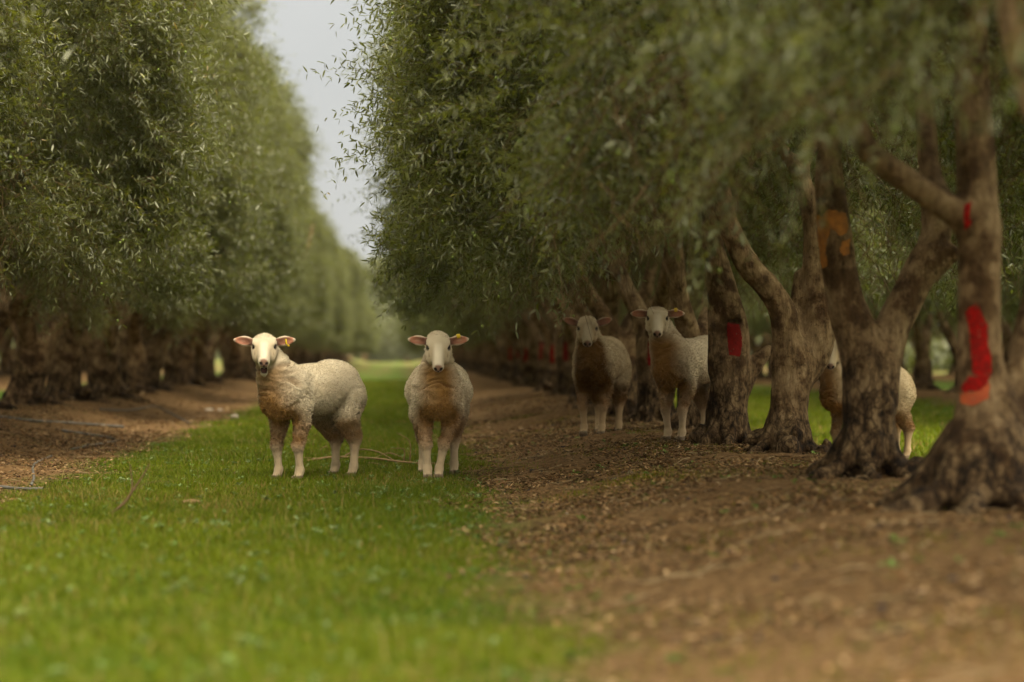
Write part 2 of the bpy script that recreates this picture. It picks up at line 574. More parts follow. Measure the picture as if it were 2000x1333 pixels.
blades(X, Y, RNG.uniform(.07, .17, n), RNG.uniform(.0022, .0036, n), "dry_grass", lambda X, Y, r, n: np.array([.30, .225, .085]) * r.uniform(.6, 1.2, (n, 1)), 44, "thin dry straw coloured stalks standing in the green lane grass")
# grass of the lane beyond the right row, seen between the trunks
n = 95000
X = RNG.uniform(3.3, 8.4, n); Y = 15 + 45 * RNG.random(n) ** 1.6
k = grassy(X, Y) + RNG.normal(0, .1, n) > 0
X, Y = X[k], Y[k]
blades(X, Y, .06 * RNG.uniform(.5, 1.3, len(X)), .009 * RNG.uniform(.7, 1.6, len(X)), "grass", lambda X, Y, r, n: grass_col(X, Y, r, n) * np.array([1.15, 1.1, 1.2]), 42, "pale green grass of the next lane seen between the right row trunks")
# sparse tufts on the dirt
cx = RNG.uniform(.5, 2.6, 230); cy = 5.2 + 22 * RNG.random(230) ** 1.2
cx[:40] = 1.35 + RNG.normal(0, .22, 40); cy[:40] = 13.6 + RNG.normal(0, .5, 40)
X = np.repeat(cx, 60) + RNG.normal(0, .10, 13800); Y = np.repeat(cy, 60) + RNG.normal(0, .13, 13800)
blades(X, Y, .026 * RNG.uniform(.5, 1.4, 13800), .004 * RNG.uniform(.7, 1.5, 13800), "grass", lambda X, Y, r, n: grass_col(X, Y, r, n) * np.array([1.25, 1.0, 1.0]), 43, "thin grass sprouts scattered over the bare brown mound")


# ------------------------------------------------------------------ leaves as vectors
def leaf_verts(B, D, Nn, L, W, droop=.12):
    S = np.cross(D, Nn)
    L_, W_ = L[:, None], W[:, None]
    lift = Nn * W_ * .14
    r1 = B + D * L_ * .30 + S * W_ * .48 + lift
    r2 = B + D * L_ * .68 + S * W_ * .40 + lift - Nn * L_ * droop * .4
    l1 = B + D * L_ * .30 - S * W_ * .48 + lift
    l2 = B + D * L_ * .68 - S * W_ * .40 + lift - Nn * L_ * droop * .4
    tip = B + D * L_ - Nn * L_ * droop
    V = np.stack([B, r1, r2, tip, l2, l1], 1).reshape(-1, 3)
    o = np.arange(len(B)) * 6
    Q = np.concatenate([np.stack([o, o + 1, o + 2, o + 3], 1), np.stack([o, o + 3, o + 4, o + 5], 1)])
    return V, Q


def leaf_litter(X, Y, L, W, seed, pal):
    r = np.random.default_rng(seed); n = len(X)
    az = r.uniform(0, 2 * math.pi, n)
    D = np.stack([np.cos(az), np.sin(az), r.normal(0, .22, n)], 1); D = unit(D)
    Nn = unit(np.stack([r.normal(0, .45, n), r.normal(0, .45, n), np.ones(n)], 1))
    Nn = unit(Nn - (Nn * D).sum(1, keepdims=True) * D)
    B = np.stack([X, Y, gz(X, Y) + r.uniform(.002, .022, n)], 1)
    V, Q = leaf_verts(B, D, Nn, L, W, r.uniform(-.25, .25, n)[:, None])
    c = np.array(pal)[r.choice(len(pal), n)] * np.array([1.16, 1.10, 1.0]) * r.uniform(.4, 1.5, (n, 1))
    return V, Q, np.repeat(c, 6, axis=0)


PAL = [(.155, .090, .042), (.12, .066, .029), (.20, .130, .070), (.075, .042, .020), (.27, .195, .12), (.16, .105, .056), (.09, .078, .03), (.05, .03, .016)]


def scatter_soil(bands, xr, seed):
    r = np.random.default_rng(seed); XX, YY, SS = [], [], []
    for (y0, y1, dens, s) in bands:
        a, b = xr(y0, y1)
        n = int((y1 - y0) * (b - a) * dens)
        X = r.uniform(a, b, n); Y = r.uniform(y0, y1, n)
        k = (grassy(X, Y) + r.normal(0, .22, n) < .05) & (r.random(n) < .42 + 1.3 * n2(X, Y, 1.1, 51) + .5 * n2(X, Y, 3.4, 52))
        XX.append(X[k]); YY.append(Y[k]); SS.append(np.full(k.sum(), s))
    return cat(XX), cat(YY), cat(SS)


X, Y, S = scatter_soil(((4.9, 9, 2900, 1), (9, 15, 2900, 1), (15, 22, 1900, 1.1), (22, 40, 350, 1.6)), lambda a, b: (-.3, min(4.4, .27 * b + .6)), 61)
X2, Y2, S2 = scatter_soil(((11, 20, 1900, 1), (20, 32, 1000, 1.3), (32, 50, 160, 2)), lambda a, b: (-min(5.2, .166 * b + .4), -1.6), 62)
X, Y, S = cat([X, X2]), cat([Y, Y2]), cat([S, S2])
V, Q, C = leaf_litter(X, Y,   .030 * S * RNG.uniform(.5, 1.4, len(X)), .0078 * S * RNG.uniform(.7, 1.6, len(X)), 63, PAL)
rt = np.random.default_rng(67); tw_ = []
for i in range(620):
    y_ = 5.2 + 19 * rt.random(); x_ = rt.uniform(.5, 3.2) if i % 4 else -rt.uniform(2.2, 4.5)
    a_ = rt.uniform(0, 6.28); l_ = rt.uniform(.06, .26); q_ = np.linspace(-.5, .5, 5) * l_; b_ = rt.normal(0, .12, 5).cumsum() * l_ * .4
    px_ = x_ + q_ * math.cos(a_) - b_ * math.sin(a_); py_ = y_ + q_ * math.sin(a_) + b_ * math.cos(a_)
    tw_.append(np.c_[px_, py_, gz(px_, py_) + .012 + rt.uniform(0, .02, 5), np.linspace(.0036, .0018, 5)])
tv_, tq_ = tubes(tw_, 4)
tc_ = np.repeat(np.array([(.16, .105, .055), (.24, .175, .10), (.10, .062, .032)])[rt.integers(0, 3, 620)], 20, axis=0)
lo = link("leaf_litter", mk_mesh("leaf_litter", np.vstack([V, tv_]), [np.vstack([Q, tq_ + len(V)])], [M_LITTER], attrs={"col": np.vstack([C, tc_])}, smooth=False))
tag(lo, "dry brown fallen olive leaves strewn over the bare mounds", None, None, "stuff")

# clods and small stones of the soil
_ico_t = (1 + 5 ** .5) / 2
ICO = unit(np.array([(-1, _ico_t, 0), (1, _ico_t, 0), (-1, -_ico_t, 0), (1, -_ico_t, 0), (0, -1, _ico_t), (0, 1, _ico_t), (0, -1, -_ico_t), (0, 1, -_ico_t), (_ico_t, 0, -1), (_ico_t, 0, 1), (-_ico_t, 0, -1), (-_ico_t, 0, 1)]))
ICF = np.array([(0, 11, 5), (0, 5, 1), (0, 1, 7), (0, 7, 10), (0, 10, 11), (1, 5, 9), (5, 11, 4), (11, 10, 2), (10, 7, 6), (7, 1, 8), (3, 9, 4), (3, 4, 2), (3, 2, 6), (3, 6, 8), (3, 8, 9), (4, 9, 5), (2, 4, 11), (6, 2, 10), (8, 6, 7), (9, 8, 1)])


def lumps(X, Y, s, seed, cols):
    r = np.random.default_rng(seed); n = len(X)
    sc = s[:, None, None] * r.uniform(.6, 1.4, (n, 1, 3)) * np.array([1, 1, .6]) * r.uniform(.75, 1.25, (n, 12, 1))
    V = ICO[None] * sc + np.stack([X, Y, gz(X, Y) + s * .25], 1)[:, None]
    F = (ICF[None] + (np.arange(n) * 12)[:, None, None]).reshape(-1, 3)
    c = np.array(cols)[r.choice(len(cols), n)] * r.uniform(.7, 1.25, (n, 1))
    return V.reshape(-1, 3), F, np.repeat(c, 12, axis=0)


X, Y, S = scatter_soil(((4.9, 9, 750, 1), (9, 15, 650, 1), (15, 24, 420, 1.15)), lambda a, b: (-.1, min(4.2, .27 * b + .5)), 64)
X2, Y2, S2 = scatter_soil(((11, 24, 260, 1),), lambda a, b: (-4.8, -1.7), 65)
X, Y, S = cat([X, X2]), cat([Y, Y2]), cat([S, S2])
sz = np.minimum(.0065 * S * np.exp(RNG.normal(0, .45, len(X))), .016)
V, F, C = lumps(X, Y, sz, 66, [(.15, .086, .040), (.20, .122, .064), (.11, .06, .026), (.27, .185, .11), (.08, .045, .02), (.03, .025, .035)])
lo = link("soil_clods", mk_mesh("soil_clods", V, [F], [M_LITTER], attrs={"col": C}))
tag(lo, "crumbly brown clods of earth and fallen black olives on the mounds", None, None, "stuff")

# broad-leaved weeds
def rosettes(X, Y, s, seed, cols, name, label, hgt=.008):
    r = np.random.default_rng(seed)
    K = 9
    n = len(X)
    az = r.uniform(0, 2 * math.pi, (n, K)); el = r.uniform(.15, .9, (n, K))
    D = np.stack([np.cos(az) * np.cos(el), np.sin(az) * np.cos(el), np.sin(el)], -1).reshape(-1, 3)
    Nn = np.tile(np.array([[0, 0, 1.]]), (n * K, 1)) + r.normal(0, .15, (n * K, 3))
    Nn = unit(Nn - (Nn * D).sum(1, keepdims=True) * D)
    B = np.stack([X, Y, gz(X, Y) + hgt], 1).repeat(K, 0) + r.normal(0, .006, (n * K, 3)) * np.array([1, 1, .8])
    L = (s[:, None] * r.uniform(.5, 1.3, (n, K))).ravel()
    V, Q = leaf_verts(B, D, Nn, L, L * .5, .25)
    c = (np.array(cols)[r.choice(len(cols), n)] * r.uniform(.75, 1.2, (n, 1))).repeat(K * 6, 0)
    o = link(name, mk_mesh(name, V, [Q], [M_TUFT], attrs={"col": c}))
    return tag(o, label, None, None, "stuff")


n = 900
Y = 5.2 + 16 * RNG.random(n); X = RNG.uniform(-2.1, .5, n)
k = grassy(X, Y) > .05
rosettes(X[k], Y[k], np.minimum(.018 * np.exp(RNG.normal(0, .4, k.sum())), .027), 71, [(.16, .24, .07), (.10, .18, .03), (.19, .26, .10), (.13, .17, .04)], "weeds", "pale broad leaved weeds dotted through the short green grass", .03)
n = 200
Y = 5.2 + 17 * RNG.random(n) ** 1.1; X = RNG.uniform(.3, 2.7, n)
rosettes(X, Y, np.minimum(.022 * np.exp(RNG.normal(0, .4, n)), .034), 72, [(.12, .20, .03), (.16, .25, .06), (.10, .14, .02)], "weeds", "small green weeds sprouting from the bare brown mound")


# ------------------------------------------------------------------ olive trees: crowns
def crown_mesh(seed, n_shoots=10500, clip=None, sprays=1500, lean=0.0):
    r = np.random.default_rng(seed)
    ph = r.uniform(0, 100, 3)

    def w_of(z):       # half width of the hedge-like crown
        return np.interp(z, [1.0, 1.5, 2.6, 4.0, 5.2, 6.2, 7.2], [1.75, 2.05, 2.25, 2.25, 2.0, 1.45, .2])

    def zb(x):         # underside: hangs low at the rim, hollow near the trunk
        return 1.22 + 1.0 * np.exp(-(x / .95) ** 2)

    P, SH = [], []
    while sum(len(p) for p in P) < n_shoots:
        m = 40000
        x = r.uniform(-2.5, 2.5, m); y = r.uniform(-1.75, 1.75, m); z = r.uniform(1.15, 7.1, m)
        q = np.stack([x, y, z], 1)
        w = w_of(z) * (1 + .30 * noise(q * .75 + ph, seed) + .14 * noise(q * 1.9 + ph, seed + 9)) * (1 - .26 * sstep(.6, 1.6, np.abs(y)))
        s = ((np.abs(x) / w) ** 2.6 + (np.abs(y) / 1.7) ** 3) ** (1 / 2.6)
        low = z - zb(x) - .22 * noise(q * 1.6 + ph, seed + 1)
        top = (7.0 - z)
        ok = (s < 1) & (low > 0)
        shell = np.maximum(s ** 3.2, np.exp(-low / .35)) ; shell = np.maximum(shell, np.exp(-top / .5))
        cl = fbm(q * 1.55 + ph, seed + 2, 2)
        pr = (.10 + .9 * shell) * sstep(.0, .32, cl)
        ok &= r.random(m) < pr
        P.append(q[ok]); SH.append(s[ok])
    P = np.concatenate(P)[:n_shoots]
    if clip is not None:
        P = P[clip(P)]
    m = len(P)
    out = np.stack([P[:, 0] / 2.2, .55 * P[:, 1] / 1.7, np.clip((P[:, 2] - 3.0) * .28, -.25, .9)], 1)
    d = unit(out + r.normal(0, .72, (m, 3)))
    ln = r.uniform(.13, .36, m)
    dr = r.uniform(.0, .42, m)
    # long loose sprays standing out of the lane faces
    k = r.choice(m, sprays)
    far = (np.abs(P[k, 0]) > w_of(P[k, 2]) * .62) & (P[k, 2] > 1.95)
    k = k[far]
    Pe = P[k].copy(); de = unit(np.stack([np.sign(Pe[:, 0]) * 1.0, r.normal(0, .35, len(k)), r.uniform(-.1, .8, len(k))], 1))
    k2 = r.choice(np.where(P[:, 2] > 3.6)[0], 420)      # upright shoots feathering the top
    k = np.concatenate([k, k2]); Pe = np.vstack([Pe, P[k2]])
    de = np.vstack([de, unit(np.stack([P[k2, 0] * .25, r.normal(0, .3, 420), np.ones(420)], 1) + r.normal(0, .22, (420, 3)))])
    P = np.vstack([P, Pe]); d = np.vstack([d, de])
    ln = np.concatenate([ln, r.uniform(.40, .75, len(k))]); dr = np.concatenate([dr, r.uniform(.2, .6, len(k))])
    m = len(P)
    K = 10
    tt = np.linspace(.08, 1, K)[None, :, None]
    down = np.array([0, 0, -1.])
    C = P[:, None] + d[:, None] * ln[:, None, None] * tt + down * (ln * dr)[:, None, None] * tt ** 2
    Tn = unit(d[:, None] * ln[:, None, None] + down * (2 * ln * dr)[:, None, None] * tt)
    rv = unit(r.normal(0, 1, (m, 1, 3)))
    a1 = unit(np.cross(Tn, np.broadcast_to(rv, Tn.shape))); a2 = np.cross(Tn, a1)
    alt = (np.arange(K) % 2)[None, :, None]
    ax = np.where(alt == 0, a1, a2)
    Bs, Ds = [], []
    for sg in (1, -1):
        ang = r.uniform(.6, 1.15, (m, K, 1))
        Ds.append(unit(Tn * np.cos(ang) + sg * ax * np.sin(ang) + r.normal(0, .18, (m, K, 3))))
        Bs.append(C)
    B = np.concatenate(Bs, 1).reshape(-1, 3); D = np.concatenate(Ds, 1).reshape(-1, 3)
    keep = r.random(len(B)) < .93
    B, D = B[keep], D[keep]
    n = len(B)
    Nn = np.array([0, 0, .8]) + r.normal(0, .5, (n, 3))
    Nn = unit(Nn - (Nn * D).sum(1, keepdims=True) * D)
    L = r.uniform(.040, .068, n); W = L * r.uniform(.18, .27, n)
    V, Q = leaf_verts(B, D, Nn, L, W, r.uniform(0, .2, n)[:, None])
    tone = np.repeat(np.repeat(r.normal(0, .12, m)[:, None], 2 * K, 1).reshape(-1)[keep], 1)
    rn = np.clip(.42 + tone + r.normal(0, .17, n), 0, .93)
    rn = np.where(r.random(n) < .012, r.uniform(.94, 1, n), rn)
    RN = np.repeat(rn, 6)
    # twigs carrying the leaves
    tp = []
    sel = np.arange(m)
    for i in sel[::1]:
        c = C[i][::5]
        tp.append(np.c_[np.vstack([P[i], c]), np.linspace(.0020, .0008, len(c) + 1)])
    # bare dry twigs hanging below the skirt
    nd = 420
    x = r.uniform(-1.7, 1.7, nd); y = r.uniform(-1.6, 1.6, nd)
    z0 = zb(x) + r.uniform(.0, .7, nd)
    for i in range(nd):
        l = r.uniform(.25, .75)
        p0 = np.array([x[i], y[i], z0[i]])
        if clip is not None and not clip(p0[None])[0]: continue
        h = r.normal(0, .5, 3); h[2] = -.7 * abs(h[2]) - .1
        h = unit(h)
        q = [p0 + h * l * t + np.array([r.normal(0, .02), r.normal(0, .02), -.30 * l * t * t]) for t in np.linspace(0, 1, 5)]
        tp.append(np.c_[np.array(q), np.linspace(.0032, .0011, 5)])
    tv, tq = tubes(tp, 3)
    mi = np.concatenate([np.zeros(len(Q), int), np.ones(len(tq), int)])
    Qa = np.concatenate([Q, tq + len(V)])
    me = mk_mesh("crown", np.vstack([V, tv]), [Qa], [M_LEAF, M_TWIG], mi, True, {"rnd": np.concatenate([RN, np.zeros(len(tv))])})
    # olives
    k = r.choice(m, 1700)
    c = C[k, r.integers(2, K, 1700)] + r.normal(0, .012, (1700, 3)) + np.array([0, 0, -.015])
    sc = r.uniform(.0075, .0105, (1700, 1, 1))
    OV = (ICO[None] * np.array([1, 1, 1.35]) * sc + c[:, None]).reshape(-1, 3)
    OF = (ICF[None] + (np.arange(1700) * 12)[:, None, None]).reshape(-1, 3)
    fr = mk_mesh("olives", OV, [OF], [M_FRUIT])
    return me, fr


# ------------------------------------------------------------------ olive trees: trunks
def trunk_mesh(chains, roots, seed, h=.02, knobs=(), k=.07, hollows=(), rs=.66):
    """chains: list of (n,4) arrays in tree coordinates (base at the origin)"""
    allp = np.vstack([c for c in chains] + [r_ for r_ in roots])
    lo = (allp[:, :3] - allp[:, 3:4]).min(0) - .08; hi = (allp[:, :3] + allp[:, 3:4]).max(0) + .08
    s = SDF(lo, hi, h)
    for c in chains: s.chain(c, k)
    for c in roots: s.chain(c * np.array([1, 1, .8 if rs < .8 else 1, rs]), .06)
    rk = np.random.default_rng(seed + 900)
    for i in range(13):
        a_ = rk.uniform(0, 6.28); rr = rk.uniform(.13, .30) * (1.35 if rs > .8 else 1); q_ = rk.uniform(.03, .065)
        s.ell((rr * math.cos(a_), rr * math.sin(a_), rk.uniform(.0, .22) * (1.2 - rr * 2)), (q_, q_, q_ * rk.uniform(.7, 1.4)), .03)
    for (c, r_) in knobs: s.ell(c, (r_, r_, r_), .05)
    for (c, r_) in hollows: s.ell(c, r_, .03, None, True)
    V, Q = s.mesh()
    N = vnormals(V, Q)
    ph = np.array([seed * 3.1, seed * 1.7, 0])
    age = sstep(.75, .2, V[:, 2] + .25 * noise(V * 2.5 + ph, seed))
    fl = 1 - np.abs(noise(V * np.array([9, 9, 1.3]) + ph, seed + 1)) * 2
    lum = fbm(V * np.array([5, 5, 3.2]) + ph, seed + 2)
    fine = fbm(V * np.array([26, 26, 9]) + ph, seed + 3)
    amp = .25 + .75 * age
    V = V + N * (amp * (.017 * fl + .026 * lum - .004) + (.004 + .009 * age) * fine)[:, None]
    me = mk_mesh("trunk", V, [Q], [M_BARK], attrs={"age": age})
    return me, V, Q


def paint_patch(V, Q, outline, center, view, mat_, step=.005, seed=0, off=.003, rough=.5):
    """thin coat of paint / bare wood hugging the trunk: outline (n,2) metres right/up round center, seen along view"""
    bvh = BVHTree.FromPolygons([tuple(v) for v in V], [tuple(q) for q in Q])
    view = unit(np.array(view, float)); up = np.array([0, 0, 1.]); right = unit(np.cross(view, up)); up2 = np.cross(right, view)
    o = np.array(outline, float)
    lo, hi = o.min(0) - .02, o.max(0) + .02
    us = np.arange(lo[0], hi[0], step); vs = np.arange(lo[1], hi[1], step)
    U, W = np.meshgrid(us, vs, indexing='ij')
    Pn = np.stack([U * 22, W * 22, np.zeros_like(U) + seed], -1)
    Uj = U + .020 * rough * fbm(Pn, seed); Wj = W + .020 * rough * fbm(Pn + 9.1, seed + 1)
    ins = np.zeros(U.shape, bool); n = len(o); j = n - 1
    for i in range(n):
        (x1, y1), (x2, y2) = o[i], o[j]
        c = ((y1 > Wj) != (y2 > Wj)) & (Uj < (x2 - x1) * (Wj - y1) / (y2 - y1 + 1e-12) + x1)
        ins ^= c; j = i
    ins &= fbm(np.stack([U * 170, W * 80, np.zeros_like(U) + seed], -1), seed + 3) > -.62
    idx = -np.ones(U.shape, int); pts = []
    need = np.zeros(U.shape, bool)
    full = ins[:-1, :-1] & ins[1:, :-1] & ins[1:, 1:] & ins[:-1, 1:]
    for a in (slice(0, -1), slice(1, None)):
        for b in (slice(0, -1), slice(1, None)):
            need[a, b] |= full
    dep = np.full(U.shape, np.nan)
    for i, j in np.argwhere(need):
        org = np.array(center) + right * U[i, j] + up2 * W[i, j] - view * 1.0
        hit, nor, fi, dist = bvh.ray_cast(Vector(org), Vector(view), 1.6)
        if hit is None: continue
        nn = np.array(nor)
        if nn @ view > -.18: continue
        idx[i, j] = len(pts); dep[i, j] = dist
        pts.append(np.array(hit) - view * off + nn * .0015)
    F = []
    for i, j in np.argwhere(full):
        q = (idx[i, j], idx[i + 1, j], idx[i + 1, j + 1], idx[i, j + 1])
        dd = dep[i:i + 2, j:j + 2]
        if min(q) >= 0 and np.nanmax(dd) - np.nanmin(dd) < .03: F.append(q)
    if len(F) < 6: return None
    return mk_mesh("paint_mark", np.array(pts), [np.array(F)], [mat_])


def auto_roots(seed, n, r0=.085, reach=(.35, .7), bias=None):
    r = np.random.default_rng(seed); out = []
    for i in range(n):
        a = 2 * math.pi * i / n + r.uniform(-.35, .35)
        l = r.uniform(*reach); w = r.uniform(-.5, .5)
        c, s_ = math.cos(a), math.sin(a); c2, s2 = math.cos(a + w), math.sin(a + w)
        out.append(np.array([(c * .07, s_ * .07, .30, r0), (c * .17, s_ * .17, .10, r0 * .85), (c * .17 + c2 * (l - .17) * .5, s_ * .17 + s2 * (l - .17) * .5, .022, r0 * .5), (c * .17 + c2 * (l - .17), s_ * .17 + s2 * (l - .17), -.035, r0 * .28)]))
    return out


def upper_limbs(p, seed, n=3, top=4.3):
    """branches carrying the crown on from a limb end p=(x,y,z,r)"""
    r = np.random.default_rng(seed); out = []
    for i in range(n):
        a = r.uniform(0, 2 * math.pi); sp = r.uniform(.3, 1.1)
        e = np.array([p[0] + sp * math.cos(a), p[1] + .8 * sp * math.sin(a), top + r.uniform(-.6, .5)])
        m = (np.array(p[:3]) + e) / 2 + np.array([.25 * math.cos(a), .25 * math.sin(a), -.1])
        out.append(spline([(*p[:3], p[3] * .72), (*m, p[3] * .5), (*e, .022)], 6))
    return out


def generic_trunk(seed):
    r = np.random.default_rng(seed)
    f = r.uniform(.42, .75)
    bx, by = r.uniform(-.08, .08, 2)
    ch = [spline([(0, 0, -.08, .20), (bx * .4, by * .4, .2, .165), (bx, by, f, .15)], 6)]
    ns = int(r.integers(2, 4)); a0 = r.uniform(0, 6.28)
    for i in range(ns):
        a = a0 + i * 2 * math.pi / ns + r.uniform(-.4, .4)
        c, s = math.cos(a), math.sin(a); sp = r.uniform(.35, .75)
        p = [(bx, by, f - .12, .125), (bx + c * .17, by + s * .17, f + .28, .092), (bx + c * sp * .75, by + s * sp * .75, f + .75, .078), (bx + c * sp, by + s * sp, 2.1, .062)]
        c_ = spline(p, 10); ch.append(c_)
        ch += upper_limbs(c_[-1], seed * 10 + i, 3)
    return trunk_mesh(ch, auto_roots(seed, int(r.integers(5, 8)), .085), seed, .024)


def build_variants():
    trunks = [generic_trunk(100 + i) for i in range(6)]
    crowns = [crown_mesh(200 + i) for i in range(4)]
    return trunks, crowns


TRUNKS, CROWNS = build_variants()
GEN_MARK = []
for i, (me, V, Q) in enumerate(TRUNKS):
    w = .055
    GEN_MARK.append(paint_patch(V, Q, [(-w, -.16), (w, -.14), (w * .8, .17), (-w * .7, .15)], ((-.05, 0, .1)[i % 3], 0, .66 + .05 * (i % 3)), (.38, .92, 0), (M_PAINT, M_PAINT_DARK, M_PAINT_ORANGE)[i % 3], .012, 300 + i))



def add_tree(x, y, label, group, trunk, crown, rz=0., sx=1, sz=1., mark=None, extra=(), name="olive_tree"):
    t = thing(name, label, "tree", (x, y, float(gz(x, y)) - .03), 0, group)
    tk = link("trunk", trunk, t)
    if -5.5 < x < -3.5: tk.scale = (1.3, 1.3, 1.0)
    sx *= random.uniform(.74, 1.1)
    me, fr = crown
    c = link("crown", me, t); c.rotation_euler = (0, 0, rz); c.scale = (sx, 1, sz)
    if fr is not None:
        f = link("olives", fr, c); f["kind"] = "stuff"
    if mark is not None:
        link("paint_mark", mark, t)
    for nm, m, lb in extra:
        if m is None: continue
        e = link(nm, m, t)
        if lb: e["label"] = lb
    return t


# ---- four trees of the right row surveyed from the photograph
def chain_px(Yb, base, rows):
    """rows: (px, py, dY, width_px) -> tree coordinates"""
    out = []
    for (px, py, dY, w) in rows:
        p = pt(px, py, Yb + dY) - base
        out.append((*p, w / 2 * .90 * (Yb + dY) / FPX))
    return np.array(out)


def base_at(Y, px):
    x = pt(px, 800, Y)[0]
    return np.array([x, Y, float(gz(x, Y)) - .03])


def outline_px(Y, c, poly):
    return [((px - c[0]) * Y / FPX, (c[1] - py) * Y / FPX) for px, py in poly]


def hero(Y, bpx, chains, roots, seed, label, crown, marks, rz=0., knobs_px=(), h=.018, k=.06, sx=1, hollows_px=(), rs=.66):
    b = base_at(Y, bpx)
    ch = [spline(chain_px(Y, b, c), max(6, 4 * len(c))) for c in chains]
    up = []
    for i, c in enumerate(ch):
        if c[-1][2] > 1.3: up += upper_limbs(c[-1], seed * 7 + i, 2)
    kn = [(pt(px, py, Y + dY) - b, w / 2 * Y / FPX) for px, py, dY, w in knobs_px]
    hl = [(pt(px, py, Y + dY) - b, (w / 2 * Y / FPX, .05, hh / 2 * Y / FPX)) for px, py, dY, w, hh in hollows_px]
    rt = roots if roots is not None else auto_roots(seed, 7)
    me, V, Q = trunk_mesh(ch + up, rt, seed, h, kn, k, hl, rs)
    ex = []
    for nm, poly, mt, lb, dY in marks:
        cx = sum(p[0] for p in poly) / len(poly); cy = sum(p[1] for p in poly) / len(poly)
        c = pt(cx, cy, Y + dY) - b
        ex.append((nm, paint_patch(V, Q, outline_px(Y, (cx, cy), poly), c, pt(cx, cy, Y) - np.array([0, 0, CAM_H]), mt, .0035, seed + len(ex)), lb))
    t = thing("olive_tree", label, "tree", b, 0, "olive trees of the near right row")
    link("trunk", me, t)
    c = link("crown", crown[0], t); c.rotation_euler = (0, 0, rz); c.scale = (sx, 1, 1)
    f = link("olives", crown[1], c); f["kind"] = "stuff"
    for nm, m, lb in ex:
        if m is None:
            print("EMPTY MARK", label, nm); continue
        e = link(nm, m, t); e["label"] = lb
    return t


def root(*p): return np.array(p, float)


# 1: the big blurred one
hero(10.1, 1915,
     [[(1918, 1060, 0, 200), (1918, 960, 0, 168), (1922, 860, 0, 140), (1922, 790, 0, 128), (1912, 680, 0, 98), (1912, 560, 0, 94), (1910, 440, 0, 92), (1905, 300, .05, 84), (1898, 150, .1, 74), (1900, -60, .15, 64)],
      [(1915, 450, 0, 70), (1850, 405, -.05, 62), (1760, 345, -.12, 56), (1690, 285, -.2, 50), (1660, 180, -.25, 44), (1640, 60, -.3, 40)],
      [(1945, 900, .05, 110), (1972, 780, .1, 84), (2005, 670, .15, 74), (2030, 560, .2, 66), (2050, 380, .2, 58), (2065, 120, .25, 50)],
      [(1860, 420, .05, 44), (1822, 340, .3, 38), (1808, 240, .5, 34), (1800, 100, .6, 30)]],
     [root((-.02, -.1, .30, .09), (-.16, -.16, .12, .07), (-.42, -.34, .03, .045), (-.62, -.5, -.03, .02)), root((-.06, 0, .3, .10), (-.2, 0, .14, .08), (-.4, .02, .03, .05), (-.6, .1, -.03, .02)),
      root((.05, -.1, .3, .09), (.06, -.24, .10, .07), (.16, -.48, .02, .04), (.5, -.62, -.04, .02)), root((-.05, -.12, .25, .08), (-.08, -.24, .1, .06), (-.14, -.42, .02, .04), (-.2, -.62, -.03, .02)),
      root((.1, 0, .3, .10), (.24, -.08, .12, .08), (.48, -.1, .03, .05), (.7, -.1, -.03, .02)), root((0, .1, .3, .1), (.05, .25, .1, .08), (.1, .5, -.03, .03)), root((-.05, .1, .3, .1), (-.2, .25, .1, .07), (-.4, .4, -.03, .03))],
     11, "big blurred olive trunk with a tall bright red stripe above an orange smear", CROWNS[0],
     [("paint_mark", [(1886, 606), (1912, 590), (1930, 640), (1938, 728), (1912, 736), (1898, 735), (1894, 680)], M_PAINT, "tall bright red paint stripe", 0),
      ("paint_mark", [(1892, 738), (1936, 732), (1924, 762), (1884, 768), (1876, 758)], M_PAINT, "red foot of the paint stripe", 0),
      ("paint_mark", [(1876, 768), (1912, 762), (1932, 745), (1930, 780), (1898, 796), (1876, 786)], M_PAINT_OLD, "faded orange paint smear", 0),
      ("paint_mark", [(1884, 398), (1898, 392), (1896, 440), (1882, 452)], M_PAINT, "small thin red paint fleck", 0)],
     0, [], rs=.95)
